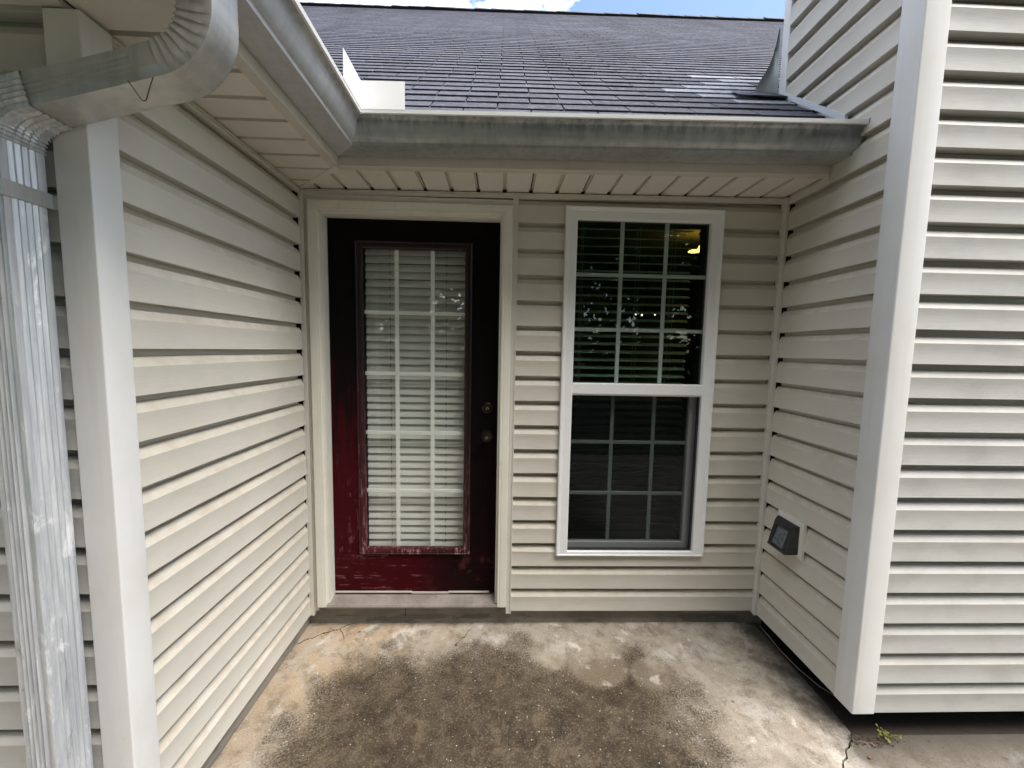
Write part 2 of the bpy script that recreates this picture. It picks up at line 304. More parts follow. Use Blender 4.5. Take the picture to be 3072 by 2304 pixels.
def m_concrete():
    t = NT('stained_concrete'); P = t.pos(); x, y, z = t.xyz(P)
    n_big = t.noise(P, 2.3, 6, 0.62); n_mid = t.noise(P, 8.5, 6, 0.66); n_f = t.noise(P, 70, 4, 0.7); n_ff = t.noise(P, 190, 3, 0.65)
    base = t.mix(t.mr(n_mid, 0.35, 0.68), (0.36, 0.318, 0.262), (0.25, 0.212, 0.166))
    base = t.mix(t.mr(t.noise(P, 3.3, 5, 0.6), 0.5, 0.68, 0, 0.7), base, (0.44, 0.412, 0.37))
    # rusty tan cast near the door side
    tan = t.math('MULTIPLY', t.mr(t.math('ADD', x, t.math('MULTIPLY', y, -0.9)), 0.95, 0.1), t.mr(n_mid, 0.3, 0.62))
    base = t.mix(t.math('MULTIPLY', tan, 0.6), base, (0.42, 0.29, 0.17))
    # mildew: the middle of the slab, a ragged patch that stops short of the walls
    wob = t.math('MULTIPLY', t.math('SUBTRACT', n_big, 0.5), 0.75); wob2 = t.math('MULTIPLY', t.math('SUBTRACT', n_mid, 0.5), 0.38)
    dx = t.math('MAXIMUM', t.math('SUBTRACT', t.math('ABSOLUTE', t.math('SUBTRACT', x, 0.98)), 0.60), 0.0)
    dy = t.math('MAXIMUM', t.math('SUBTRACT', t.math('ABSOLUTE', t.math('SUBTRACT', y, -1.30)), 0.86), 0.0)
    d = t.math('SQRT', t.math('ADD', t.math('MULTIPLY', dx, dx), t.math('MULTIPLY', dy, dy)))
    mild = t.mr(t.math('ADD', d, t.math('ADD', wob, wob2)), 0.52, -0.16)
    base = t.mix(t.mr(mild, 0.0, 0.7, 0, 0.8), base, (0.115, 0.083, 0.052))
    def disc(cx, cy, r, soft=0.025):
        ex = t.math('SUBTRACT', x, cx); ey = t.math('SUBTRACT', y, cy)
        dd = t.math('ADD', t.math('SQRT', t.math('ADD', t.math('MULTIPLY', ex, ex), t.math('MULTIPLY', ey, ey))), t.math('MULTIPLY', t.math('SUBTRACT', n_mid, 0.5), 0.05))
        return t.mr(dd, r + soft, r - soft)
    pots = t.math('MAXIMUM', disc(1.45, -0.27, 0.155), t.math('MAXIMUM', disc(1.70, -0.34, 0.10), disc(1.24, -0.24, 0.075)))
    mild = t.math('MULTIPLY', mild, t.math('SUBTRACT', 1.0, t.math('MULTIPLY', pots, 0.75)))
    grain = t.noise(P, 120, 6, 0.75); patch = t.noise(P, 5.2, 6, 0.7)
    dens = t.math('ADD', t.math('MULTIPLY', mild, 0.62), t.math('MULTIPLY', t.math('SUBTRACT', patch, 0.5), t.math('MULTIPLY', mild, 1.1)))
    spk = t.mr(t.math('ADD', dens, t.math('MULTIPLY', t.math('SUBTRACT', 0.52, grain), 2.2)), -0.10, 0.58)
    spk = t.math('MULTIPLY', spk, t.mr(mild, 0.0, 0.35))
    c = t.mix(t.math('MULTIPLY', spk, 0.96), base, t.mix(t.mr(n_mid, 0.35, 0.65), (0.020, 0.0145, 0.009), (0.046, 0.034, 0.021)))
    grit = t.noise(P, 105, 3, 0.8)
    c = t.mix(t.math('MULTIPLY', t.mr(mild, 0.1, 0.6), t.mr(grit, 0.55, 0.66, 0, 0.5)), c, (0.24, 0.19, 0.13))
    mot = t.noise(P, 12, 7, 0.72, 0.4)
    c = t.mix(t.math('MULTIPLY', t.mr(mot, 0.46, 0.66), t.mr(grain, 0.38, 0.60, 0.3, 0.85)), c, (0.12, 0.092, 0.062))
    c = t.mix(t.math('MULTIPLY', t.mr(t.noise(P, 6.5, 6, 0.7, 0.6), 0.57, 0.66, 0, 0.5), t.math('SUBTRACT', 1.0, t.mr(mild, 0.0, 0.5))), c, (0.60, 0.57, 0.51))
    # second, paler blotches to the right
    c = t.mix(t.math('MULTIPLY', t.mr(t.noise(P, 4.4, 6, 0.7), 0.52, 0.68), t.mr(x, 1.5, 2.0, 0.0, 0.5)), c, (0.20, 0.165, 0.13))
    # exposed fines and light aggregate
    vor = t.voro(P, 62, 'Distance'); c = t.mix(t.math('MULTIPLY', t.mr(vor, 0.20, 0.10), t.mr(t.noise(P, 31, 2), 0.56, 0.62, 0, 0.75)), c, (0.58, 0.53, 0.45))
    c = t.mix(t.mr(n_ff, 0.55, 0.68, 0, 0.65), c, (0.075, 0.06, 0.044))
    # damp, grimy edge against the right wall and hairline cracks at the left corner
    c = t.mix(t.math('MULTIPLY', t.mr(t.math('ADD', x, t.math('MULTIPLY', t.math('SUBTRACT', n_mid, 0.5), 0.35)), 2.26, 2.44), t.mr(y, -1.0, -0.6)), c, (0.055, 0.047, 0.037))
    def crack(ax, ay, bx, by, wd):
        L = math.hypot(bx-ax, by-ay); nx, ny = -(by-ay)/L, (bx-ax)/L; ux, uy = (bx-ax)/L, (by-ay)/L
        rx = t.math('SUBTRACT', x, ax); ry = t.math('SUBTRACT', y, ay)
        dn = t.math('ABSOLUTE', t.math('ADD', t.math('ADD', t.math('MULTIPLY', rx, nx), t.math('MULTIPLY', ry, ny)), t.math('MULTIPLY', t.math('SUBTRACT', t.noise(P, 24, 3), 0.5), 0.05)))
        al = t.math('ADD', t.math('MULTIPLY', rx, ux), t.math('MULTIPLY', ry, uy))
        return t.math('MULTIPLY', t.mr(dn, wd, wd*0.4), t.math('MULTIPLY', t.mr(al, -0.01, 0.01), t.mr(al, L+0.01, L-0.01)))
    ck = t.math('MAXIMUM', crack(-0.11, -0.13, 0.13, 0.02, 0.0035), crack(0.80, -0.02, 0.72, -0.16, 0.002))
    c = t.mix(ck, c, (0.02, 0.016, 0.012))
    h = t.math('ADD', t.math('MULTIPLY', n_f, 0.6), t.math('MULTIPLY', n_ff, 0.5)); h = t.math('SUBTRACT', h, t.math('MULTIPLY', ck, 2.0))
    return t.bsdf(c, 0.9, 0, 0.15, t.bump(h, 0.6, 0.004))
M['conc'] = m_concrete()
def m_found():
    t = NT('foundation_concrete'); P = t.pos(); x, y, z = t.xyz(P)
    n1 = t.noise(P, 6, 6, 0.65); st = t.noise(t.vec(t.math('MULTIPLY', x, 4), t.math('MULTIPLY', y, 4), t.math('MULTIPLY', z, 14)), 1, 5, 0.6)
    c = t.mix(t.mr(n1, 0.35, 0.68), (0.27, 0.245, 0.21), (0.19, 0.175, 0.15))
    c = t.mix(t.math('MULTIPLY', t.mr(st, 0.5, 0.56), t.mr(z, 0.06, 0.045, 0, 0.6)), c, (0.10, 0.095, 0.086))
    ln = t.math('MULTIPLY', t.mr(t.math('ABSOLUTE', t.math('ADD', t.math('SUBTRACT', x, 0.42), t.math('MULTIPLY', t.math('SUBTRACT', t.noise(P, 40, 2), 0.5), 0.02))), 0.003, 0.001), t.mr(z, 0.03, 0.05))
    c = t.mix(ln, c, (0.02, 0.018, 0.015))
    return t.bsdf(c, 0.85, 0, 0.25, t.bump(t.noise(P, 60, 4), 0.3, 0.003))
M['found'] = m_found()
def m_leaf(name, a, b):
    t = NT(name); c = t.mix(t.isl(), a, b)
    d = t.n('ShaderNodeBsdfPrincipled'); t.put(d.inputs['Base Color'], c); d.inputs['Roughness'].default_value = 0.55; d.inputs['Specular IOR Level'].default_value = 0.3
    tl = t.n('ShaderNodeBsdfTranslucent'); t.put(tl.inputs[0], c); ms = t.n('ShaderNodeMixShader'); ms.inputs[0].default_value = 0.3
    t.t.links.new(d.outputs[0], ms.inputs[1]); t.t.links.new(tl.outputs[0], ms.inputs[2]); t.t.links.new(ms.outputs[0], t.o.inputs[0]); return t.m
M['leaf'] = m_leaf('tree_leaves', (0.030, 0.058, 0.018), (0.070, 0.105, 0.032))
M['weed'] = m_leaf('weed_leaves', (0.10, 0.12, 0.02), (0.24, 0.23, 0.045))
M['lawn'] = m_plain('lawn_grass', (0.042, 0.062, 0.02), 0.9, 0, 0.4, 3)
M['litter'] = m_plain('leaf_litter', (0.06, 0.038, 0.022), 0.95, 0, 0.5, 120)

# ------------------------------------------------------------------ constants of the place
XL, XR = -0.095, 2.446            # planes of the two side walls
LAP = 0.1333
ZS = lambda x: 2.367 + 0.0105*(x-0.2)          # soffit height: the eave has sagged a little to the left
def eave(x, y, z): return (x, y - 0.008*(x-0.2), z + 0.0105*(x-0.2))
YF = -0.265                        # back fascia
XFS = 0.203                        # left fascia

# ------------------------------------------------------------------ the ground
m = MB()
m.poly([(-300,-300,-0.06),(300,-300,-0.06),(300,300,-0.06),(-300,300,-0.06)]); tag(m.build('lawn', M['lawn']), kind='structure')
m = MB(); m.box(-0.6, 6, -3.9, 1.5, -0.055, -0.045); tag(m.build('soil', M['void']), kind='structure')
# patio slab and, across a crack, the walk in front of the chimney chase
ck = [(2.432,-0.640),(2.419,-0.648),(2.408,-0.668),(2.390,-0.676),(2.372,-0.694),(2.345,-0.706),(2.325,-0.735),(2.297,-0.748),(2.272,-0.776),(2.245,-0.80),(2.2,-0.86),(2.16,-0.95),(2.17,-1.1),(2.15,-1.5),(2.16,-3.6)]
def slab(name, outline, zt, zb):
    m = MB(); n = len(outline); m.poly([(x,y,zt) for x,y in outline]); 
    for i in range(n):
        a, b = outline[i], outline[(i+1) % n]; m.quad((a[0],a[1],zb),(b[0],b[1],zb),(b[0],b[1],zt),(a[0],a[1],zt))
    return tag(m.build(name, M['conc']), kind='structure')
slab('patio', [(-0.118,0.022)] + [(-0.112,-1.03),(-0.2,-1.06),(-1.6,-1.06),(-1.6,-3.6)] + [(x-0.002,y+0.001) for x,y in reversed(ck)] + [(2.436,-0.55),(2.442,-0.2),(2.446,0.022)], 0.0, -0.05)
slab('walk', [(x+0.003,y-0.002) for x,y in ck[1:]] + [(5.6,-3.6),(5.6,-0.652),(2.60,-0.648),(2.50,-0.66)], -0.004, -0.05)

# ------------------------------------------------------------------ siding planks
PROF = [(-0.014,0.0),(0.0197,0.0),(0.0208,0.0018),(0.0190,0.0210),(0.0177,0.0450),(0.0180,0.0650),(0.0192,0.0838),(0.0180,0.0860),(0.0045,0.1105),(0.0005,0.1128),(-0.0140,0.1140),(-0.0145,0.1335)]
PROF_F = [(-0.016,0.0),(0.0237,0.0),(0.0248,0.0018),(0.0226,0.0200),(0.0211,0.0430),(0.0214,0.0620),(0.0230,0.0816),(0.0216,0.0842),(0.0070,0.1060),(0.0010,0.1085),(-0.0170,0.1100),(-0.0175,0.1335)]
def clipprof(z0, z1, PROF=PROF):
    pts = []
    P_ = PROF[1:]
    def at(z):
        for (d0,a),(d1,b) in zip(P_, P_[1:]):
            if a <= z <= b and b > a: return d0 + (d1-d0)*(z-a)/(b-a)
        return P_[-1][0]
    if z0 <= 0: pts.append(PROF[0]); pts.append(PROF[1])
    else: pts.append((0.002, z0)); pts.append((at(z0), z0))
    for d, z in PROF[2:]:
        if z0 < z < z1: pts.append((d, z))
    pts.append((at(min(z1, 0.1335)), min(z1, 0.1335)))
    return pts
def plank(mb, mapf, zb, a0, a1, z0=0.0, z1=LAP, rng=None, segs=3, prof=PROF):
    pr = clipprof(z0, z1, prof); rng = rng or random
    rings = []
    for i in range(segs+1):
        a = a0 + (a1-a0)*i/segs; j = rng.uniform(-0.0011, 0.0011); k = rng.uniform(-0.0007, 0.0007)
        rings.append([mapf(a, d + (j if d > 0.01 else 0), zb + z + k) for d, z in pr])
    mb.loft(rings, False)
def siding(parent, mat, mapf, l0, n, a0, a1, name='siding_plank', prof=PROF):
    rng = random.Random(len(parent.name)*13 + n)
    for k in range(n):
        mb = MB(); e0 = a0 + rng.uniform(-0.0015, 0.0015); e1 = a1 + rng.uniform(-0.0015, 0.0015)
        plank(mb, mapf, l0 + k*LAP, e0, e1, rng=rng, prof=prof); mb.build(name, mat, parent, smooth=True, ang=11)

# ------------------------------------------------------------------ left wing of the house
lw = thing('house_wall', (-0.5,-0.55,0), 'beige clapboard side wall left of the red door, with a pale corner post', 'wall')
siding(lw, M['sid_y'], lambda a,d,z: (XL-0.016+d, a, z), 0.0833, 18, -0.978, -0.0235)
siding(lw, M['sid_f'], lambda a,d,z: (-a, -1.030-d, z), 0.0833, 20, 0.168, 2.9)
def post(mb, x0, x1, y0, y1, z0, z1, r=0.004):       # rounded box section, full height
    c = []
    for (cx, cy, a0) in ((x0+r,y0+r,180),(x1-r,y0+r,270),(x1-r,y1-r,0),(x0+r,y1-r,90)):
        for k in range(4): c.append((cx + r*math.cos(R(a0+30*k)), cy + r*math.sin(R(a0+30*k))))
    mb.loft([[(x,y,z0) for x,y in c],[(x,y,z1) for x,y in c]], True, True)
m = MB(); post(m, -0.1645, -0.0772, -1.0558, -0.9755, 0.065, 2.356); m.build('corner_post', M['post'], lw, smooth=True)
m = MB(); m.box(-0.160, XL-0.032, -0.975, 0.10, 0.086, 2.50); m.box(-2.9, -0.161, -1.012, -0.96, 0.086, 2.50); m.build('sheathing', M['dark'], lw)
m = MB(); m.box(-0.135, -0.118, -0.99, 0.02, -0.04, 0.083); m.box(-2.9, -0.136, -1.02, -0.99, -0.04, 0.083); m.build('foundation', M['found'], lw)
m = MB(); m.box(XL-0.012, XL+0.006, -0.972, -0.0, 2.340, 2.3525); m.box(XL-0.012, XL+0.012, -0.972, -0.024, 2.3535, 2.3585); m.build('frieze_trim', M['trim'], lw)

# ------------------------------------------------------------------ back wall with door and window
bw = thing('house_wall', (1.7,0,0), 'beige clapboard back wall around the white window, right of the red door', 'wall')
WX0, WX1, WZ0, WZ1 = 1.2646, 2.0986, 0.4296, 2.315
l0 = 0.0968; rng = random.Random(5)
bm = lambda a,d,z: (a, -d+0.004, z)
PX0, PX1 = 1.0165, 2.419
for k in range(17):
    zb = l0 + k*LAP; zt = zb + LAP
    segs = []
    if zb >= WZ0 and zt <= WZ1: spl = [((PX0, WX0+0.012), 0, LAP), ((WX1-0.012, PX1), 0, LAP)]
    elif zb < WZ0 < zt: spl = [((PX0,PX1), 0, WZ0+0.01-zb), ((PX0,WX0+0.012), WZ0+0.01-zb, LAP), ((WX1-0.012,PX1), WZ0+0.01-zb, LAP)]
    elif zb < WZ1 < zt: spl = [((PX0,WX0+0.012), 0, WZ1-0.01-zb), ((WX1-0.012,PX1), 0, WZ1-0.01-zb), ((PX0,PX1), WZ1-0.01-zb, LAP)]
    else: spl = [((PX0,PX1), 0, LAP)]
    if len(spl) == 2:
        for (a,b), z0, z1 in spl:
            mb = MB(); plank(mb, bm, zb, a, b, z0, z1, rng, 2); mb.build('siding_plank', M['sid_x'], bw, smooth=True, ang=11)
    else:
        mb = MB()
        for (a,b), z0, z1 in spl: plank(mb, bm, zb, a, b, z0, z1, rng, 2)
        mb.build('siding_plank', M['sid_x'], bw, smooth=True, ang=11)
m = MB()
m.box(-0.128, -0.020, 0.021, 0.10, 0.13, 2.50); m.box(-0.019, 0.96, 0.021, 0.10, 2.31, 2.50)
m.box(0.961, 1.30, 0.021, 0.10, 0.13, 2.50); m.box(1.301, 2.06, 0.021, 0.10, 0.13, 0.45); m.box(1.301, 2.06, 0.021, 0.10, 2.30, 2.50); m.box(2.061, 2.62, 0.021, 0.10, 0.13, 2.50)
m.build('sheathing', M['dark'], bw)
m = MB(); m.box(-0.117, 2.50, 0.023, 0.10, -0.04, 0.128); m.build('foundation', M['found'], bw)
# frieze J-channel under the soffit and the corner trims
m = MB(); m.box(1.021, 2.424, -0.020, 0.004, 2.338, 2.3545); m.box(-0.072, 1.0195, -0.0185, 0.004, 2.3365, 2.3545); m.box(-0.072, 2.424, -0.024, 0.004, 2.3555, 2.3605); m.build('frieze_trim', M['trim'], bw, xf=lambda x,y,z:(x,y,z+0.0105*(x-0.2)))
m = MB(); post(m, 2.411, 2.4335, -0.0365, 0.004, 0.083, 2.385, 0.003); m.build('inside_corner_trim', M['trim'], bw, smooth=True)
m = MB(); post(m, XL-0.006, -0.073, -0.022, 0.004, 0.075, 2.356, 0.003); m.box(-0.0725, -0.0525, -0.014, 0.004, 0.098, 2.335); m.build('inside_corner_trim', M['trim'], bw, smooth=True)

# door -------------------------------------------------------------
dr = thing('door', (0.47,0.05,0.16), 'weathered dark red door with a tall divided glass pane in pale casing', 'door')
DX0, DX1, DZ0, DZT = 0.0, 0.94, 0.131, 2.2555
def casing(mb, x0, x1, z0, z1, horiz, cut0=0, cut1=0):
    pass
cas = []
prof = [(0.000,-0.006),(0.000,-0.030),(0.003,-0.033),(0.036,-0.033),(0.0385,-0.0305),(0.041,-0.0325),(0.049,-0.032),(0.051,-0.029),(0.051,-0.004)]   # (from outer edge inward, y)
def casing_side(x_out, sgn):
    mb = MB(); mb.loft([[(x_out + sgn*a, y, DZ0) for a, y in prof], [(x_out + sgn*a, y, DZT + 0.051 - a) for a, y in prof]], False, False)
    mb.poly([(x_out + sgn*a, y, DZ0) for a, y in prof]); return mb
casing_side(DX0-0.051, 1).build('door_casing', M['casing'], dr)
casing_side(DX1+0.051, -1).build('door_casing', M['casing'], dr)
mb = MB(); mb.loft([[(DX0-0.051 + a + 0.0008, y, DZT+0.051-a) for a, y in prof], [(DX1+0.051 - a - 0.0008, y, DZT+0.051-a) for a, y in prof]], False)
mb.build('door_casing', M['casing'], dr)
m = MB(); m.box(-0.02, 0.0118, -0.012, 0.098, 0.12, 2.2695); m.build('door_jamb', M['casing'], dr)
m = MB(); m.box(0.9282, 0.96, -0.012, 0.098, 0.12, 2.2695); m.build('door_jamb', M['casing'], dr)
m = MB(); m.box(0.0119, 0.9281, -0.0118, 0.098, 2.2442, 2.2695); m.build('door_jamb', M['casing'], dr)
m = MB(); m.box(0.992, 1.0195, -0.0225, 0.004, 0.086, 2.352); m.box(1.0135, 1.0195, -0.0255, -0.0226, 0.086, 2.352); m.box(-0.0515, 0.9915, -0.0215, 0.004, 2.3085, 2.333); m.box(-0.0515, 0.9915, -0.026, -0.0216, 2.327, 2.333)
m.build('channel_trim', M['trim'], dr)
# slab: stiles and rails around the glass
GX0, GX1, GZ0, GZ1 = 0.2015, 0.743, 0.444, 2.072          # glass
SX0, SX1, SZ0, SZ1 = 0.0150, 0.9250, 0.170, 2.2415
YD = 0.0515
m = MB(); hx0, hx1, hz0, hz1 = GX0-0.022, GX1+0.022, GZ0-0.026, GZ1+0.032
m.box(SX0, hx0, YD, YD+0.044, SZ0, SZ1); m.box(hx1, SX1, YD, YD+0.044, SZ0, SZ1)
m.box(hx0, hx1, YD, YD+0.0439, SZ0, hz0); m.box(hx0, hx1, YD, YD+0.0439, hz1, SZ1)
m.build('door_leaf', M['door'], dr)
# raised moulding ring round the glass
def ring(mb, x0, x1, z0, z1, w, y_out, prof):
    # prof: (t from 0 outer to 1 inner, y)
    rs = []
    for t_, y in prof:
        a = w*t_; rs.append([(x0+a, y, z0+a), (x1-a, y, z0+a), (x1-a, y, z1-a), (x0+a, y, z1-a)])
    mb.loft(rs, True)
m = MB(); ring(m, GX0-0.045, GX1+0.037, GZ0-0.048, GZ1+0.060, 0.040, 0, [(0,YD+0.001),(0.03,YD-0.008),(0.18,YD-0.0125),(0.34,YD-0.008),(0.44,YD-0.013),(0.72,YD-0.011),(0.95,YD-0.004),(1.0,YD+0.014)])
m.build('glass_molding', M['mold'], dr, smooth=True)
m = MB(); m.box(GX0-0.02, GX1+0.02, YD+0.016, YD+0.019, GZ0-0.02, GZ1+0.028); gl = m.build('glass_pane', M['glass_door'], dr)
for x in (0.3690, 0.5635):
    m = MB(); m.bbox(x-0.0105, x+0.0105, YD+0.022, YD+0.029, GZ0-0.02, GZ1+0.025, 0.002); m.build('muntin', M['bar'], dr)
for z in (0.758, 1.093, 1.4256, 1.7593):
    m = MB(); m.bbox(GX0-0.018, GX1+0.018, YD+0.0225, YD+0.0285, z-0.0105, z+0.0105, 0.002); m.build('muntin', M['bar'], dr)
# sweep and threshold
m = MB(); m.box(SX0, 0.45, YD-0.006, YD-0.0005, 0.1645, 0.1735); m.box(0.45, 0.66, YD-0.006, YD-0.0005, 0.1605, 0.169); m.box(0.66, SX1-0.03, YD-0.006, YD-0.0005, 0.1645, 0.1735); m.build('door_sweep', M['weather'], dr)
m = MB(); pr = [(-0.0365,0.128),(-0.0375,0.1345),(-0.036,0.1385),(-0.031,0.1375),(-0.029,0.1405),(0.045,0.1555),(0.047,0.151),(0.10,0.158),(0.10,0.122),(-0.03,0.122)]
m.loft([[(0.0005,y,z) for y,z in pr],[(0.9395,y,z) for y,z in pr]], True, True); m.build('threshold', M['thresh'], dr)
# locks
def lock(z, kn):
    mb = MB()
    if not kn: mb.lathe((0.8705,YD,z), (0,-1,0), [(0.030,0.0),(0.0315,0.004),(0.0295,0.008),(0.0265,0.0095),(0.0255,0.0165),(0.0225,0.0195),(0.0205,0.0175),(0.0,0.0175)], 28)
    else: mb.lathe((0.8705,YD,z), (0,-1,0), [(0.032,0.0),(0.031,0.005),(0.014,0.008),(0.0125,0.028),(0.018,0.033),(0.0255,0.043),(0.0265,0.052),(0.022,0.060),(0.012,0.062),(0.0,0.062)], 28)
    o = mb.build('door_knob' if kn else 'deadbolt', M['bronze'], dr, smooth=True)
    d = 0.062 if kn else 0.0178
    mb = MB()
    for a in range(30, 331, 20):                       # ring-shaped cylinder face with the keyway open below
        a0, a1 = R(a-90), R(a-70)
        mb.quad(*[(0.8705+r*math.cos(q), YD-d-0.001, z+r*math.sin(q)) for r, q in ((0.0035,a0),(0.0088,a0),(0.0088,a1),(0.0035,a1))])
    mb.build('key_cylinder', M['steel'], o)
lock(1.2444, False); lock(1.0886, True)
# blind behind the door glass
db = thing('blind', (0.472,0.115,0.4), 'closed white slatted blind hanging behind the glass of the red door', 'blind')
m0 = MB(); N = 4; prs = []
for i in range(N+1):
    u = i/N - 0.5; prs.append((0.026*u*0.7, 0.047*u*0.93, 0.003*(1-4*u*u)))
m0.loft([[(GX0-0.012, 0.118 + p[0] - p[2], p[1]) for p in prs], [(GX1+0.012, 0.118 + p[0] - p[2], p[1]) for p in prs]], False)
sl0 = None
for i in range(40):
    z = 0.435 + i*0.0425
    if sl0 is None:
        mm = MB(); mm.v = [(a,b,c+z) for a,b,c in m0.v]; mm.f = list(m0.f); sl0 = mm.build('slat', M['blind_door'], db, smooth=True); base = z
    else: dup(sl0, db, (random.uniform(-0.001,0.001), random.uniform(-0.0006,0.0006), z-base + random.uniform(-0.0008,0.0008)), (random.uniform(-0.0006,0.0006), 0, 0))
for x in (0.325, 0.635):
    m = MB()
    for i in range(40): m.box(x-0.0014, x+0.0014, 0.1040, 0.1052, 0.437+i*0.0425, 0.4605+i*0.0425)
    m.build('ladder_cord', M['bronze'], db)

# window -----------------------------------------------------------
wd = thing('window', (1.68,0,0.43), 'white vinyl sash window with grilles, right of the red door', 'window')
fr = [(0.0,-0.004),(0.0,-0.026),(0.003,-0.031),(0.010,-0.031),(0.0125,-0.0275),(0.018,-0.0275),(0.021,-0.0245),(0.060,-0.0245),(0.0635,-0.022),(0.0635,0.006)]
GXA, GXB = 1.3285, 2.0350
m = MB(); rs = []
for a, y in fr: rs.append([(WX0+a, y, WZ0+a*0.36 if a > 0.02 else WZ0+a*0.75), (WX1-a, y, WZ0+a*0.36 if a > 0.02 else WZ0+a*0.75), (WX1-a, y, WZ1-a), (WX0+a, y, WZ1-a)])
m.loft(rs, True); m.build('window_frame', M['white'], wd)
m = MB(); m.box(GXA-0.02, GXA-0.0005, 0.0065, 0.100, 0.43, 2.27); m.box(GXB+0.0005, GXB+0.02, 0.0065, 0.100, 0.43, 2.27); m.box(GXA, GXB, 0.0065, 0.100, 2.252, 2.27); m.build('jamb_liner', M['lid'], wd)
m = MB(); m.bbox(GXA-0.0005, GXB+0.0005, -0.021, 0.03, 1.338, 1.3975, 0.003); m.box(GXA, GXB, -0.0155, 0.03, 1.3315, 1.3375); m.build('meeting_rail', M['white'], wd)
m = MB(); m.box(GXA-0.004, GXB+0.004, 0.002, 0.006, 1.39, 2.256); m.build('upper_pane', M['glass_win'], wd)
m = MB(); m.box(GXA-0.004, GXB+0.004, 0.026, 0.029, 1.399, 2.256); m.build('inner_pane', M['glass_in'], wd)
for x in (1.5745, 1.8135):
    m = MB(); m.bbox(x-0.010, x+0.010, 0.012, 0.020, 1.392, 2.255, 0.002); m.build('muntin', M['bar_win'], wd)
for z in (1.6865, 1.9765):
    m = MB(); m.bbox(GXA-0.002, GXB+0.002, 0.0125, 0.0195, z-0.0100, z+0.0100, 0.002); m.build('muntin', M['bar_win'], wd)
m = MB()                                                              # lower sash, set back in its tracks
m.box(GXA+0.0005, GXA+0.006, 0.024, 0.055, 0.452, 1.337); m.box(GXB-0.038, GXB-0.0005, 0.026, 0.055, 0.452, 1.337); m.box(GXA+0.0065, GXB-0.0385, 0.026, 0.055, 0.452, 0.486)
ls = m.build('lower_sash', M['white'], wd)
m = MB(); m.box(GXA+0.004, GXB-0.034, 0.036, 0.040, 0.48, 1.34); m.build('lower_pane', M['glass_win'], ls)
m = MB(); m.box(GXA+0.004, GXB-0.034, 0.0555, 0.0585, 0.48, 1.34); m.build('inner_pane', M['glass_in'], ls)
for x in (1.5700, 1.8045):
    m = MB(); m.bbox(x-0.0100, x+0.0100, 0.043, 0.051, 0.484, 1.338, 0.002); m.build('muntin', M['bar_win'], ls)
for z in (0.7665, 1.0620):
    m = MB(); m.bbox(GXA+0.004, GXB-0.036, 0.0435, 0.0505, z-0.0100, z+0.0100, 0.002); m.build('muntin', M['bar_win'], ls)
m = MB(); m.quad((GXA+0.001,0.0,0.455),(GXB-0.001,0.0,0.455),(GXB-0.001,0.0,1.332),(GXA+0.001,0.0,1.332)); m.build('insect_screen', M['screen'], wd)
m = MB(); m.box(GXA+0.0005, GXB-0.0005, -0.006, 0.004, 0.452, 0.462); m.box(GXB-0.009, GXB-0.0006, -0.006, 0.004, 0.4625, 1.3305); m.build('screen_frame', M['lid'], wd)
# blind behind the window, slats open
wb = thing('blind', (1.67,0.115,0.44), 'open slatted blind hanging in the dark behind the white window', 'blind')
m0 = MB(); prs = []
for i in range(N+1):
    u = i/N - 0.5; prs.append((0.048*u*0.955, 0.048*u*0.30, 0.0035*(1-4*u*u)))
prs = [(prs[0][0]+0.0012, prs[0][1]-0.0034, prs[0][2])] + prs
m0.loft([[(1.336, 0.118 + p[0], p[1]+p[2]) for p in prs], [(1.995, 0.118 + p[0], p[1]+p[2]) for p in prs]], False)
sl0 = None
for i in range(42):
    z = 0.445 + i*0.0450
    if sl0 is None:
        mm = MB(); mm.v = [(a,b,c+z) for a,b,c in m0.v]; mm.f = list(m0.f); sl0 = mm.build('slat', M['blind'], wb, smooth=True); base = z
    else: dup(sl0, wb, (random.uniform(-0.0012,0.0012), random.uniform(-0.001,0.001), z-base + random.uniform(-0.001,0.001)), (random.uniform(-0.02,0.02), random.uniform(-0.0012,0.0012), 0))
for x in (1.385, 1.70, 1.90):
    m = MB()
    for yy in (0.093, 0.143): m.box(x-0.0009, x+0.0009, yy, yy+0.0012, 0.44, 2.30)
    m.build('ladder_cord', M['blind'], wb)
# the room behind
m = MB(); x0,x1,y0,y1,z0,z1 = -0.9,4.2,0.101,4.0,0.14,2.46
m.quad((x0,y0,z0),(x1,y0,z0),(x1,y1,z0),(x0,y1,z0)); m.quad((x0,y0,z1),(x1,y0,z1),(x1,y1,z1),(x0,y1,z1)); m.quad((x0,y1,z0),(x1,y1,z0),(x1,y1,z1),(x0,y1,z1))
m.quad((x0,y0,z0),(x0,y1,z0),(x0,y1,z1),(x0,y0,z1)); m.quad((x1,y0,z0),(x1,y1,z0),(x1,y1,z1),(x1,y0,z1))
for a,b,c,d in ((x0,-0.02,z0,z1),(0.96,1.30,z0,z1),(2.06,x1,z0,z1)): m.quad((a,y0,c),(b,y0,c),(b,y0,d),(a,y0,d))
tag(m.build('room', M['interior']), kind='structure')
lp = thing('ceiling_lamp', (2.442,0.83,2.46), 'lit yellow glass ceiling lamp glimpsed behind the right edge of the window blind', 'lamp')
m = MB(); m.lathe((2.442,0.83,2.46), (0,0,-1), [(0.045,0),(0.045,0.012),(0.010,0.02),(0.010,0.045)], 16); m.build('lamp_mount', M['bronze'], lp, smooth=True)
m = MB(); m.lathe((2.442,0.83,2.415), (0,0,-1), [(0.012,0),(0.024,0.012),(0.040,0.050),(0.050,0.075),(0.046,0.078),(0.0,0.066)], 20); m.build('lamp_shade', M['glow'], lp, smooth=True)
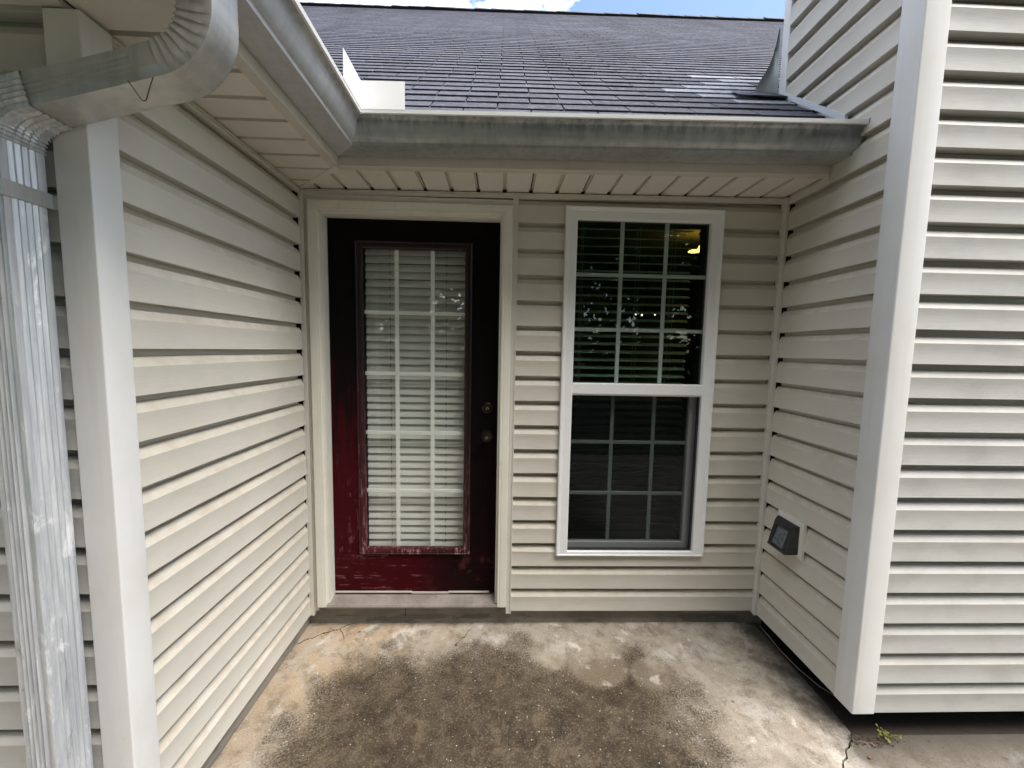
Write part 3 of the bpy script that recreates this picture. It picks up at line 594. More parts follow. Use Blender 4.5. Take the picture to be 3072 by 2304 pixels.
m = MB(); m.lathe((2.372,0.83,2.338), (0,0,-1), [(0.008,0),(0.04,0.008),(0.05,0.014),(0.0,0.02)], 16); m.build('lamp_shade', M['glow'], lp, smooth=True)
ch = thing('chandelier', (2.27,1.5,2.46), 'small lit chandelier glinting between the slats in the middle of the window', 'chandelier')
m = MB(); m.tube([(2.27,1.5,2.46),(2.27,1.5,1.90)], 0.006, 6)
for dx, dy in ((-0.09,0),(0.09,0),(0.0,0.09)): m.tube([(2.27,1.5,1.90),(2.27+dx*0.6,1.5+dy*0.6,1.87),(2.27+dx,1.5+dy,1.91)], 0.005, 6)
m.build('chandelier_arms', M['bronze'], ch)
for dx, dy in ((-0.09,0),(0.09,0),(0.0,0.09)):
    m = MB(); m.lathe((2.27+dx,1.5+dy,1.91), (0,0,1), [(0.004,0),(0.008,0.010),(0.006,0.02),(0.0,0.03)], 10); m.build('bulb', M['bulb'], ch, smooth=True)

# ------------------------------------------------------------------ chimney chase
cc = thing('chimney_chase', (3.2,-0.3,0.08), 'grey beige clapboard chimney chase rising past the roof at the right', 'chimney')
siding(cc, M['sid_y'], lambda a,d,z: (XR+0.002-d, a, z), 0.0873, 18, -0.5485, -0.034)
siding(cc, M['sid_f'], lambda a,d,z: (a, -0.603-d, z), 0.0766, 30, 2.520, 5.20, prof=PROF_F)
for k in range(18, 31):                                # courses above the eave run on to the rear corner
    mb = MB(); plank(mb, lambda a,d,z: (XR+0.002-d, a, z), 0.0873+k*LAP, -0.5485, 0.062); mb.build('siding_plank', M['sid_y'], cc, smooth=True, ang=11)
m = MB(); post(m, 2.4280, 2.5246, -0.6376, -0.5448, 0.083, 4.15, 0.005); m.build('corner_post', M['post'], cc, smooth=True)
m = MB(); post(m, 2.4295, 2.50, 0.064, 0.118, 2.70, 4.15, 0.004); m.build('corner_post', M['post'], cc, smooth=True)
m = MB(); m.box(XR+0.018, 5.20, -0.583, 0.148, 0.105, 4.14); m.build('sheathing', M['dark'], cc)
m = MB(); m.box(2.66, 5.18, -0.42, 0.02, -0.05, 0.104); m.build('foundation', M['void'], cc)
# J-channel where the soffit dies into the chase, going up the rake of the eave
m = MB(); m.box(2.424, 2.4335, -0.262, -0.038, 2.349, 2.389); m.box(2.424, 2.4335, -0.283, -0.264, 2.349, 2.418); m.build('frieze_trim', M['trim'], cc)
# flashing strip along the roof slope
th = R(41.35); TT = math.tan(th); Z0, Y0 = 2.5645, -0.31
def rz(x, y): return Z0 + TT*(y-Y0) + 0.0105*(x-0.2)
m = MB(); a, b = -0.335, 0.068
za, zb_ = 2.5895, 2.9345
m.loft([[(2.4265,a,za),(2.4425,a,za),(2.4425,a,za+0.030),(2.4265,a,za+0.030)],[(2.4265,b,zb_),(2.4425,b,zb_),(2.4425,b,zb_+0.030),(2.4265,b,zb_+0.030)]], True, True)
m.build('flashing_strip', M['strip'], cc)

# vent hood on the chase
vh = thing('vent_hood', (2.43,-0.24,0.66), 'small black hooded vent in a pale frame, low on the chase wall', 'vent')
VY0, VY1, VZ0, VZ1 = -0.3255, -0.150, 0.573, 0.758
m = MB(); x_out = 2.4135
rs = [[(2.4290,VY0,VZ0),(2.4290,VY1,VZ0),(2.4290,VY1,VZ1),(2.4290,VY0,VZ1)],
      [(2.4150,VY0,VZ0),(2.4150,VY1,VZ0),(2.4150,VY1,VZ1),(2.4150,VY0,VZ1)],
      [(2.4060,VY0+0.022,VZ0+0.022),(2.4060,VY1-0.022,VZ0+0.022),(2.4060,VY1-0.022,VZ1-0.022),(2.4060,VY0+0.022,VZ1-0.022)],
      [(2.4190,VY0+0.024,VZ0+0.024),(2.4190,VY1-0.024,VZ0+0.024),(2.4190,VY1-0.024,VZ1-0.024),(2.4190,VY0+0.024,VZ1-0.024)]]
m.loft(rs, True); m.build('vent_frame', M['trim'], vh)
m = MB(); b0, b1, c0, c1 = VY0+0.015, VY1-0.020, VZ0+0.024, VZ1-0.022
m.loft([[(2.418,b0,c0),(2.418,b1,c0),(2.418,b1,c1),(2.418,b0,c1)],[(2.398,b0+0.002,c0-0.004),(2.398,b1-0.002,c0-0.004),(2.398,b1-0.002,c1),(2.398,b0+0.002,c1)],
        [(2.346,b0+0.006,c0-0.006),(2.346,b1-0.012,c0-0.006),(2.376,b1-0.014,c1-0.016),(2.376,b0+0.008,c1-0.016)],
        [(2.345,b0+0.026,c0+0.010),(2.345,b1-0.032,c0+0.010),(2.373,b1-0.034,c1-0.034),(2.373,b0+0.028,c1-0.034)],
        [(2.352,b0+0.027,c0+0.011),(2.352,b1-0.033,c0+0.011),(2.380,b1-0.035,c1-0.035),(2.380,b0+0.029,c1-0.035)]], True, False)
m.build('hood', M['lid'], vh)
m = MB(); m.quad((2.3515,b0+0.0265,c0+0.0105),(2.3515,b1-0.0325,c0+0.0105),(2.3795,b1-0.0345,c1-0.0345),(2.3795,b0+0.0285,c1-0.0345)); m.lathe((2.352,(b0+b1)/2-0.004,c0+0.030), (-1,0,0), [(0.007,0),(0.006,0.003),(0,0.004)], 10); m.build('vent_flap', M['flap'], vh)

# ------------------------------------------------------------------ eaves: soffit, fascia
ev = thing('eave', (0.7,-0.13,2.36), 'beige soffit and fascia wrapping the corner above the red door', 'eave')
GW = 0.0105
gx = [0.1405 + 0.1343*k for k in range(-2, 18)]
for i in range(len(gx)-1):
    xa, xb = gx[i]+GW, gx[i+1]-GW
    if xb > 2.424: xb = 2.424
    if xa >= xb: continue
    def ym(x): return min(-0.0035, -0.003) if x >= XL else None
    # clipped along the mitre that runs from the wall corner to the fascia corner
    def dia(x): return -(x-XL)*(-YF)/(XFS-XL)         # y of the mitre at x
    ya0, yb0 = -0.004, YF
    pts = []
    if xa < XFS:
        if xb <= XL+0.03: continue
        xa = max(xa, XL+0.018)
        xe = min(xb, XFS)
        pts = [(xa,-0.004),(xb,-0.004)] + ([(xb,YF),(XFS,YF)] if xb > XFS else [(xb,dia(xb)+0.012)]) + ([(xa,dia(xa)+0.012)] if dia(xa)+0.012 < -0.006 else [])
    else: pts = [(xa,-0.004),(xb,-0.004),(xb,YF),(xa,YF)]
    m = MB(); z = 2.367
    m.poly([(x,y,z) for x,y in pts]); n = len(pts)
    for a in range(n): p, q = pts[a], pts[(a+1)%n]; m.quad((p[0],p[1],z),(q[0],q[1],z),(q[0],q[1],z+0.0165),(p[0],p[1],z+0.0165))
    m.build('soffit_panel', M['soffit'], ev, xf=lambda x,y,z:(x,y,z+0.0105*(x-0.2)))
gy = [-0.1079 + 0.1235 - 0.1238*k for k in range(0, 13)]
for i in range(len(gy)-1):
    ya, yb = gy[i]-0.0095, gy[i+1]+0.0095             # ya nearer the wall
    def dxm(y): return XL + (-y)*(XFS-XL)/(-YF)
    if yb > -0.03: continue
    ya = min(ya, -0.012)
    def xlim(y): return min(XFS, dxm(y)-0.014)
    pts = [(XL+0.004,ya),(XL+0.004,yb)]
    pts += [(xlim(yb),yb)]
    if xlim(yb) >= XFS-1e-6 and xlim(ya) < XFS: pts += [(XFS, -(XFS+0.014-XL)*(-YF)/(XFS-XL))] if -(XFS+0.014-XL)*(-YF)/(XFS-XL) > yb else []
    if xlim(ya) > XL+0.006: pts += [(xlim(ya),ya)]
    m = MB(); z = ZS(0.05)
    m.poly([(x,y,z) for x,y in pts]); n = len(pts)
    for a in range(n): p, q = pts[a], pts[(a+1)%n]; m.quad((p[0],p[1],z),(q[0],q[1],z),(q[0],q[1],z+0.0165),(p[0],p[1],z+0.0165))
    m.build('soffit_panel', M['soffit'], ev)
# recessed backing seen in the grooves, and slotted strips in every other groove
m = MB(); m.box(XL-0.02, 2.44, YF, 0.0, 2.3835, 2.3885); m.build('soffit_backing', M['soffit'], ev, xf=lambda x,y,z:(x,y,z+0.0105*(x-0.2)))
m = MB(); m.box(XL-0.02, XFS, -1.42, YF-0.001, ZS(0.05)+0.0162, ZS(0.05)+0.021); m.build('soffit_backing', M['soffit'], ev)
for i, x in enumerate(gx):
    if i % 2 == 1 and 0.2 < x < 2.38:
        m = MB(); y = -0.215
        while y < -0.02: m.box(x-0.0025, x+0.0025, y, y+0.012, 2.3825, 2.3834); y += 0.0165
        m.build('vent_slots', M['deck'], ev, xf=lambda x,y,z:(x,y,z+0.0105*(x-0.2)))
for i, y in enumerate(gy):
    if i % 2 == 1 and y < -0.2:
        m = MB(); x = XL+0.02
        while x < 0.16: m.box(x, x+0.012, y-0.002, y+0.002, ZS(0.05)+0.0148, ZS(0.05)+0.0161); x += 0.0165
        m.build('vent_slots', M['deck'], ev)
# mitre strip
m = MB(); a = Vector((XL+0.004,-0.006,0)); b = Vector((XFS-0.004,YF+0.004,0)); d = (b-a).normalized(); nn = Vector((-d.y,d.x,0))*0.014
zz = ZS(0.05)-0.0028
for o_, w_, dz in ((0,1.0,0.0),):
    m.poly([tuple(a+nn+Vector((0,0,zz))), tuple(b+nn+Vector((0,0,zz))), tuple(b-nn+Vector((0,0,zz))), tuple(a-nn+Vector((0,0,zz)))])
    for p, q in ((a+nn,b+nn),(a-nn,b-nn)): m.quad(*[tuple(v) for v in (p+Vector((0,0,zz)), q+Vector((0,0,zz)), q+Vector((0,0,zz+0.004)), p+Vector((0,0,zz+0.004)))])
m.build('mitre_strip', M['soffit'], ev)
# fascia with its return under the soffit edge
m = MB(); pr = [(YF+0.036,2.3645),(YF-0.001,2.3645),(YF-0.004,2.3665),(YF-0.004,2.545),(YF+0.02,2.545),(YF+0.02,2.368)]
m.loft([[(XFS+(y-YF)*-1.0 if False else XFS-(y-YF)*1.0,y,z) for y,z in pr],[(2.4235,y,z) for y,z in pr]], True, True); m.build('fascia', M['fascia'], ev, xf=eave)
zl = ZS(0.2)-2.367
m = MB(); pr = [(XFS-0.036,2.3643),(XFS+0.001,2.3643),(XFS+0.004,2.3663),(XFS+0.004,2.545),(XFS-0.02,2.545),(XFS-0.02,2.3678)]
m.loft([[(x,YF-(x-XFS)*1.0,z) for x,z in pr],[(x,-1.42,z) for x,z in pr]], True, True); m.build('fascia', M['fascia'], ev)
m = MB(); m.box(-2.9, XFS, -1.445, -1.42, 2.36, 2.56); m.build('fascia', M['fascia'], ev)
m = MB(); m.box(-2.9, XL-0.021, -1.42, -1.03, ZS(0.05), ZS(0.05)+0.012); m.build('soffit_panel', M['soffit'], ev)

# ------------------------------------------------------------------ gutters
GP = [(0.005,0.125),(0.005,0.0),(0.1035,0.0),(0.1045,0.0128),(0.1115,0.0170),(0.1205,0.0280),(0.1275,0.0430),(0.1335,0.0620),(0.1375,0.0790),(0.1435,0.0880),(0.1525,0.0925),(0.1580,0.0930)]
LIPP = [(0.1585,0.0920),(0.1655,0.0935),(0.1670,0.1075),(0.1600,0.1095),(0.1535,0.1075)]
ZG = 2.4030
g1 = thing('gutter', (1.3,-0.35,ZG), 'long grey gutter, streaked with dirt, along the roof edge above door and window', 'gutter', 'gutters on the eaves')
def gut_back(P_): 
    xs = [None, 0.8, 1.3, 1.8, 2.3, 2.436]; rings = []
    for x in xs: rings.append([((XFS+d) if x is None else x, YF-0.004-d, ZG+z) for d, z in P_])
    return rings
m = MB(); m.loft(gut_back(GP), False); m.build('trough', M['gut_back'], g1, smooth=True, xf=eave)
m = MB(); m.loft(gut_back(LIPP), False); m.build('lip', M['lip'], g1, smooth=True, xf=eave)
m = MB(); e = [(d*1.03,z*1.03-0.001) for d,z in GP] + [(0.170,0.094),(0.1715,0.112),(0.155,0.112),(0.0,0.112)]
m.loft([[(2.429,YF-0.004-d,ZG+z) for d,z in e],[(2.4385,YF-0.004-d,ZG+z) for d,z in e]], True, True); m.build('end_cap', M['gut_back'], g1, xf=eave)
g2 = thing('gutter', (0.3,-0.9,ZG), 'shorter, cleaner grey gutter running toward the viewer above the left wall', 'gutter', 'gutters on the eaves')
def gut_left(P_):
    return [[(XFS+0.0005+d, (YF-0.004-d) if y is None else y, ZG+z) for d, z in P_] for y in (None,-0.7,-0.9,-1.1,-1.37)]
m = MB(); m.loft(gut_left(GP), False); m.build('trough', M['gut_left'], g2, smooth=True)
m = MB(); m.loft(gut_left(LIPP), False); m.build('lip', M['lip'], g2, smooth=True)
m = MB(); e2 = GP + [(0.167,0.094),(0.167,0.11),(0.005,0.125)]; m.poly([(XFS+d,-1.370,ZG+z) for d,z in e2]); m.build('end_cap', M['gut_left'], g2)
# splash guard at the inside corner
sg = thing('splash_guard', (0.375,-0.43,2.51), 'bent white metal splash guard standing on the gutters at their inside corner', 'splash guard')
m = MB(); yb_ = YF-0.004-0.166; xa_ = XFS+0.167
m.box(xa_, 0.5425, yb_-0.0014, yb_, ZG+0.106, ZG+0.212); m.build('guard_plate', M['splash'], sg, xf=eave)
m = MB(); m.loft([[(xa_,yb_-0.001,ZG+0.106),(xa_+0.0014,yb_-0.001,ZG+0.106),(xa_+0.0014,yb_-0.001,ZG+0.2115),(xa_,yb_-0.001,ZG+0.2115)],[(xa_,-0.615,ZG+0.106),(xa_+0.0014,-0.615,ZG+0.106),(xa_+0.0014,-0.612,ZG+0.208),(xa_,-0.612,ZG+0.208)]], True, True); m.build('guard_plate', M['splash'], sg)

# ------------------------------------------------------------------ downspout
ds = thing('downspout', (-0.217,-1.105,0), 'chalky pale downspout with ribbed elbows at the left corner post', 'downspout')
def section(n_side=11, flute=0.0022, hw=0.0385, hd=0.0445):
    # rounded rectangle: first coordinate in the bend plane, second across it; fluted on every face
    pts = []; r = 0.008
    def face(p0, p1, nrm, k):
        for i in range(k):
            t_ = (i+0.5)/k; q = (p0[0]+(p1[0]-p0[0])*t_, p0[1]+(p1[1]-p0[1])*t_); f = flute*(1 if i % 2 else -1) * (0 if i in (0, k-1) else 1) * (1.0 if nrm[1] else 0.75)
            pts.append((q[0]-nrm[0]*f*0.8-nrm[0]*0.001, q[1]-nrm[1]*f*0.8-nrm[1]*0.001))
    face((-hw+r,-hd),(hw-r,-hd),(0,-1),n_side); pts.append((hw-r*0.3,-hd+r*0.3))
    face((hw,-hd+r),(hw,hd-r),(1,0),n_side); pts.append((hw-r*0.3,hd-r*0.3))
    face((hw-r,hd),(-hw+r,hd),(0,1),n_side); pts.append((-hw+r*0.3,hd-r*0.3))
    face((-hw,hd-r),(-hw,-hd+r),(-1,0),n_side); pts.append((-hw+r*0.3,-hd+r*0.3))
    return pts
def sweep(stations, sec_scale=None, flute=0.0022, side=-1):
    sec = section(flute=flute); rings = []
    for i, (x, y, z, ang) in enumerate(stations):          # ang: direction of travel in the X-Z plane
        nx, nz = math.sin(ang), -math.cos(ang); k = sec_scale[i] if sec_scale else (1,1,0)
        rings.append([(x + nx*p*k[0]*(1+k[2]*max(0.0, 0.5+side*p/0.077)), y + q*k[1]*(1+k[2]*max(0.0, 0.5+side*p/0.077)), z + nz*p*k[0]*(1+k[2]*max(0.0, 0.5+side*p/0.077))) for p, q in sec])
    return rings
YC = -1.105; TA = R(14.7)
XV, XO = -0.217, 0.260                                      # vertical pipe and outlet
zline = lambda x: 2.148 + math.tan(TA)*x
def arc_el(vx, vz, a_in, a_out, rad, n, corr):
    # bend from heading a_in to heading a_out round the vertex (vx,vz)
    turn = a_out - a_in; tl = rad*math.tan(abs(turn)/2)
    st = (vx - tl*math.cos(a_in), vz - tl*math.sin(a_in)); sgn = 1 if turn > 0 else -1
    c = (st[0] - sgn*rad*math.sin(a_in), st[1] + sgn*rad*math.cos(a_in)); S_, K = [], []
    at = lambda f: (c[0] + sgn*rad*math.sin(a_in+turn*f), YC, c[1] - sgn*rad*math.cos(a_in+turn*f), a_in+turn*f)
    for i in range(n):                                    # crimps: each pleat steps out sharply, then tapers back
        for f, k in ((0.02, 0.0), (0.07, corr), (0.5, corr*0.35), (0.97, -corr*0.25)): S_.append(at((i+f)/n)); K.append((1, 1, k))
    S_.append(at(1.0)); K.append((1, 1, 0))
    return S_, K
# upper elbow: up out of the tube heading (TA) to vertical (90 deg), travelling toward +X then up
e1, k1 = arc_el(XO, zline(XO), TA, R(90), 0.120, 8, 0.075)
pre = (e1[0][0]-0.055*math.cos(TA), YC, e1[0][2]-0.055*math.sin(TA), TA)
m = MB(); m.loft(sweep([pre]+e1+[(XO,YC,2.402,R(90))], [(1.03,1.03,0)]+[(a*1.04,b*1.04,q) for a,b,q in k1]+[(1.04,1.04,0)], 0.0005, -1), True); m.build('elbow', M['elbow'], ds, smooth=True)
e2_, k2 = arc_el(XV, zline(XV), R(90), TA, 0.095, 8, 0.085)
m = MB(); m.loft(sweep([(XV,YC,1.925,R(90)),(XV,YC,1.965,R(90))]+e2_+[(e2_[-1][0]+0.035*math.cos(TA),YC,e2_[-1][2]+0.035*math.sin(TA),TA)], [(1.05,1.05,0),(1.05,1.05,0)]+[(a*1.05,b*1.05,q) for a,b,q in k2]+[(1.05,1.05,0)], 0.0026, 1), True); m.build('elbow', M['down'], ds, smooth=True)
x_a, x_b = e2_[-1][0]+0.015, pre[0]+0.03
m = MB(); m.loft(sweep([(x_a,YC,zline(x_a),TA),(x_b,YC,zline(x_b),TA)], None, 0.0013), True); m.build('transfer_tube', M['elbow'], ds, smooth=True)
m = MB(); m.loft(sweep([(XV,YC,0.03,R(90)),(XV,YC,0.7,R(90)),(XV,YC,1.3,R(90)),(XV,YC,1.95,R(90))], None, 0.0034), True); m.build('pipe', M['down'], ds, smooth=True)
m = MB(); zt = 1.893
c = [(-0.0415,-0.0475),(0.0415,-0.0475),(0.0415,0.052),(0.068,0.053),(0.068,0.0545),(-0.068,0.0545),(-0.068,0.053),(-0.0415,0.052)]
m.loft([[(XV+x,YC+y,zt) for x,y in c],[(XV+x,YC+y,zt+0.036) for x,y in c]], True, True); m.build('strap', M['elbow'], ds)
hk = tag(None or bpy.data.objects.new('tmp', None)) if False else None
m = MB(); m.tube([(0.1173,-1.158,2.1372),(0.131,-1.160,2.119),(0.146,-1.161,2.098),(0.1509,-1.161,2.0945),(0.156,-1.160,2.098),(0.162,-1.158,2.122),(0.1665,-1.152,2.150)], 0.0011, 6)
tag(m.build('hanger_wire', M['wire'], smooth=True), 'thin dark bent wire hanging from the downspout joint', 'wire')

# ------------------------------------------------------------------ roof
rf = thing('roof', (1.0,2.5,2.55), 'steep grey asphalt shingle roof with a few paler patched tabs', 'roof')
EXPO, TAB, RIDGE = 0.1225, 0.305, 5.25
cs, sn = math.cos(th), math.sin(th)
def rp(x, s, h=0.0):            # point on the roof: x, distance up the slope, height off the deck
    return (x, Y0 + s*cs - h*sn, Z0 + s*sn + h*cs + 0.0105*(x-0.2))
SMAX = (RIDGE-Y0)/cs
def valley(s): return XFS - (s*cs) - 0.05
def tabmesh(mb, x0, x1, s, L=0.165, t0=0.0122, t1=0.0015, lift=0.0):
    j = random.uniform(-0.0035, 0.0035)
    # stands on the course below: butt end raised, upper end tucked under
    thinning = min(1.0, max(0.0, (s-1.2)/3.2)); a = 0.0098 - 0.0052*thinning + lift*(1-thinning); t0 = a - 0.0004; t1 = 0.0015 - 0.0008*thinning  # butts thinned upslope so the far courses look less dark
    P8 = [rp(x0, s+j, a-t0), rp(x1, s+j, a-t0), rp(x1, s+L, 0.0002), rp(x0, s+L, 0.0002), rp(x0, s+j, a), rp(x1, s+j, a), rp(x1, s+L, t1), rp(x0, s+L, t1)]
    n = len(mb.v); mb.v += P8
    for f in ((4,5,6,7),(0,1,5,4),(1,2,6,5),(3,0,4,7)): mb.f.append(tuple(n+i for i in f))
NEW = {9:[(2.147,2.70)], 8:[(2.29,2.62)], 7:[(2.14,2.56)], 6:[(1.98,2.50)], 5:[(1.82,2.42)], 4:[(1.97,2.25)], 3:[(2.13,2.42)]}
small = []; big_old = MB(); count = 0
NR = int(SMAX/EXPO)
for r in range(NR+1):
    s = r*EXPO + 0.0016
    off = 0.910 + (0.0 if r % 2 else TAB/2) + random.uniform(-0.004, 0.004)
    k0 = int((-5.5-off)/TAB) - 1
    for k in range(k0, k0+46):
        x0 = off + k*TAB + 0.0035; x1 = off + (k+1)*TAB - 0.0035
        xc = (x0+x1)/2
        if xc < valley(s) - 0.1 or x0 > 6.9: continue
        yy = Y0 + s*cs
        if xc > 2.55 and yy < 0.16 : continue
        if yy < 0.16 and x1 > 2.432: x1 = 2.432
        if x1 - x0 < 0.02: continue
        near = (0.22 - 0.46*s) < x1 and x0 < 2.45 + max(0.0, s-0.55)*0.62
        new = any(a <= xc <= b for a, b in NEW.get(r, []))
        if near and count < 300:
            mb = MB(); tabmesh(mb, x0, x1, s, lift=random.choice((0,0,0.0008,0.0016)))
            if new: mb.build('shingle', M['shingle_new'], rf)['label'] = 'paler new shingle tab'
            else: mb.build('shingle', M['shingle'], rf)
            count += 1
        else: tabmesh(big_old, x0, x1, s)
o = big_old.build('shingle_field', M['shingle'], rf); o['kind'] = 'stuff'
m = MB(); m.quad(rp(-6.0,0.0,-0.004), rp(7,0.0,-0.004), rp(7,SMAX,-0.004), rp(-6.0,SMAX,-0.004))
p0, p1 = rp(-6.0,SMAX,-0.004), rp(7,SMAX,-0.004)
m.quad(p0, p1, (7,11,2.6), (-6.0,11,2.6)); m.build('roof_deck', M['deck'], rf)
m = MB(); 
for k in range(45):
    x = -5.6 + k*0.285; j = random.uniform(-0.006,0.006)
    a = rp(x, SMAX-0.14, 0.042+j); b = rp(x, SMAX, 0.05+j); a2 = rp(x+0.31, SMAX-0.14, 0.037+j); b2 = rp(x+0.31, SMAX, 0.042+j)
    m.quad(a, a2, b2, b); m.quad(b, b2, (b2[0],b2[1]+0.13,b2[2]-0.11), (b[0],b[1]+0.13,b[2]-0.11))
vent = MB(); vent.loft([[rp(x,SMAX-0.135,-0.002),rp(x,SMAX-0.135,0.034),rp(x,SMAX,0.034),rp(x,SMAX,-0.002)] for x in (-5.6,7.0)], True, True); vent.build('ridge_vent', M['deck'], rf)  # near-black colour paints in the shadow under the ridge caps
o = m.build('ridge_caps', M['shingle'], rf); o['kind'] = 'stuff'
m = MB(); m.box(-0.05, 2.42, YF-0.052, YF+0.02, 2.546, 2.551); m.build('drip_edge', M['strip'], rf, xf=eave)
# roof of the left wing (behind and above the left gutter)
r2 = thing('roof', (-1.5,-0.6,2.55), 'shingle roof of the left wing, hidden above its gutter', 'roof')
m = MB()
for r in range(26):
    s = r*EXPO
    xx = lambda q, h=0.0: (XFS+0.045 - q*cs + h*sn*0, Z0 + q*sn + h)
    x0, z0 = xx(s, 0.0075); x1, z1 = xx(s+0.16, 0.0015); y1 = min(2.4, -0.29 + s*cs)
    m.quad((x0,-1.46,z0),(x0,y1,z0),(x1,y1,z1),(x1,-1.46,z1)); m.quad((x0,-1.46,z0-0.006),(x0,y1,z0-0.006),(x0,y1,z0),(x0,-1.46,z0))
o = m.build('shingle_field', M['shingle'], r2); o['kind'] = 'stuff'
m = MB(); m.quad((XFS+0.045,-1.44,Z0-0.004),(XFS+0.045,-0.27,Z0-0.004),(XFS-2.4,2.2,Z0+2.1),(XFS-2.4,-1.44,Z0+2.1)); m.build('roof_deck', M['deck'], r2)
# flashing at the rear corner of the chase
fl = thing('corner_flashing', (2.38,0.145,2.985), 'bent grey metal flashing on the roof at the back corner of the chimney chase', 'flashing')
m = MB(); hs = [(0.0,0.140,0.000),(0.012,0.136,-0.004),(0.05,0.122,0.006),(0.085,0.106,0.004),(0.14,0.070,0.010),(0.185,0.048,0.012),(0.23,0.032,0.014),(0.30,0.016,0.016),(0.385,0.003,0.018)]
rings = []
for h, wdt, c_ in hs:
    rings.append([(2.452-wdt*t_, 0.150 + c_ + 0.022*math.sin(t_*math.pi*0.9) - 0.03*(1-t_)*0, 2.988+h) for t_ in (0,0.2,0.4,0.6,0.8,1.0)])
m.loft(rings, False); m.build('flashing_sheet', M['flash'], fl, smooth=True)
m = MB(); m.quad(rp(2.16,0.48,0.028), rp(2.44,0.48,0.024), rp(2.44,0.66,0.012), rp(2.20,0.66,0.012)); m.quad(rp(2.16,0.48,0.022), rp(2.44,0.48,0.018), rp(2.44,0.48,0.024), rp(2.16,0.48,0.028)); m.build('lifted_shingle', M['shingle'], fl)

# ------------------------------------------------------------------ small things on the ground
m = MB(); m.tube([(2.436,-0.05,0.035),(2.434,-0.14,0.030),(2.436,-0.22,0.020),(2.447,-0.33,0.014),(2.466,-0.43,0.016),(2.484,-0.50,0.03),(2.52,-0.55,0.05)], 0.0013, 6)
tag(m.build('cable', M['cable'], smooth=True), 'thin pale wire lying along the dark gap below the chase wall', 'cable')
wdp = thing('weed', (2.55,-0.655,-0.004), 'small yellow green weed sprouting under the corner post of the chase', 'plant')
m = MB(); lf = MB()
for i in range(16):
    a = random.uniform(0, 6.28); L = random.uniform(0.02,0.055); tip = (2.55+random.uniform(-0.02,0.03)+L*0.7*math.cos(a), -0.665+random.uniform(-0.01,0.01)+L*0.5*math.sin(a), random.uniform(0.006,0.03))
    b = (2.55+random.uniform(-0.02,0.025), -0.662, -0.004); mid = tuple((p+q)/2 + (0.006 if k == 2 else 0) for k, (p, q) in enumerate(zip(b, tip)))
    m.tube([b, mid, tip], 0.0007, 4)
    for q in (mid, tip, tip):
        u = Vector((random.uniform(-1,1), random.uniform(-1,1), random.uniform(-0.3,0.5))).normalized(); v = u.orthogonal().normalized(); l, wv = random.uniform(0.006,0.011), random.uniform(0.003,0.0055)
        q = Vector(q); lf.poly([tuple(q), tuple(q+u*l*0.5+v*wv), tuple(q+u*l), tuple(q+u*l*0.5-v*wv)])
m.build('stem', M['weed'], wdp); lf.build('leaf', M['weed'], wdp)['kind'] = 'stuff'
m = MB()
for i in range(260):
    a = random.gauss(0, 0.045); b = abs(random.gauss(0, 0.022)); p = Vector((2.49+a*1.2, -0.652-b, random.uniform(-0.003,0.006)))
    u = Vector((random.uniform(-1,1),random.uniform(-1,1),random.uniform(-0.3,0.3))).normalized(); v = u.cross(Vector((0,0,1))).normalized(); l, wv = random.uniform(0.004,0.014), random.uniform(0.001,0.004)
    m.poly([tuple(p-u*l/2), tuple(p+v*wv), tuple(p+u*l/2), tuple(p-v*wv)])
tag(m.build('leaf_litter', M['litter']), 'dark crumbs of soil and leaf litter at the foot of the chase corner', 'litter', kind='stuff')
def dead_leaf(x, y, l, rot, label):
    mb = MB(); pts = [(0,0),(0.3,0.18),(0.6,0.22),(1,0),(0.6,-0.16),(0.3,-0.2)]
    c_, s_ = math.cos(rot), math.sin(rot); q = []
    for i, (a, b) in enumerate(pts): q.append((x + l*(a*c_-b*s_), y + l*(a*s_+b*c_), 0.003 + l*0.12*(abs(b)*2) + (0.002 if i == 3 else 0)))
    mb.poly([q[0],q[1],q[2],q[3]]); mb.poly([q[0],q[3],q[4],q[5]])
    tag(mb.build('dead_leaf', M['leafdry'], loc=(0,0,0)), label, 'leaf', 'dead leaves on the concrete')
dead_leaf(2.405,-0.742,0.026,0.3,'brown dead leaf on the walk, right of the crack at the bottom')
dead_leaf(2.475,-0.700,0.020,1.6,'pale brown leaf beside the weed under the corner post')
dead_leaf(2.455,-0.688,0.016,2.6,'small dark leaf crumb left of the weed')
dead_leaf(0.175,-0.055,0.020,0.2,'curled brown leaf on the patio below the left end of the threshold')
dead_leaf(2.02,-0.50,0.016,2.2,'tiny dark leaf on the pale right part of the patio')
m = MB(); m.tube([(0.07,-0.03,0.003),(0.10,-0.065,0.004),(0.125,-0.11,0.003)], 0.0011, 5); tag(m.build('twig', M['bark']), 'short thin brown twig on the patio near the left corner', 'twig')
m = MB(); m.tube([(1.085,0.015,0.004),(1.10,0.010,0.03),(1.128,0.004,0.055)], 0.0009, 5); tag(m.build('twig', M['bark']), 'thin dry stalk leaning on the foundation right of the door', 'twig')
m = MB(); m.tube([(0.318,-0.365,0.003),(0.345,-0.345,0.004),(0.375,-0.32,0.003)], 0.0010, 5); tag(m.build('twig', M['wire']), 'reddish pine needle on the dark stained patio', 'twig')

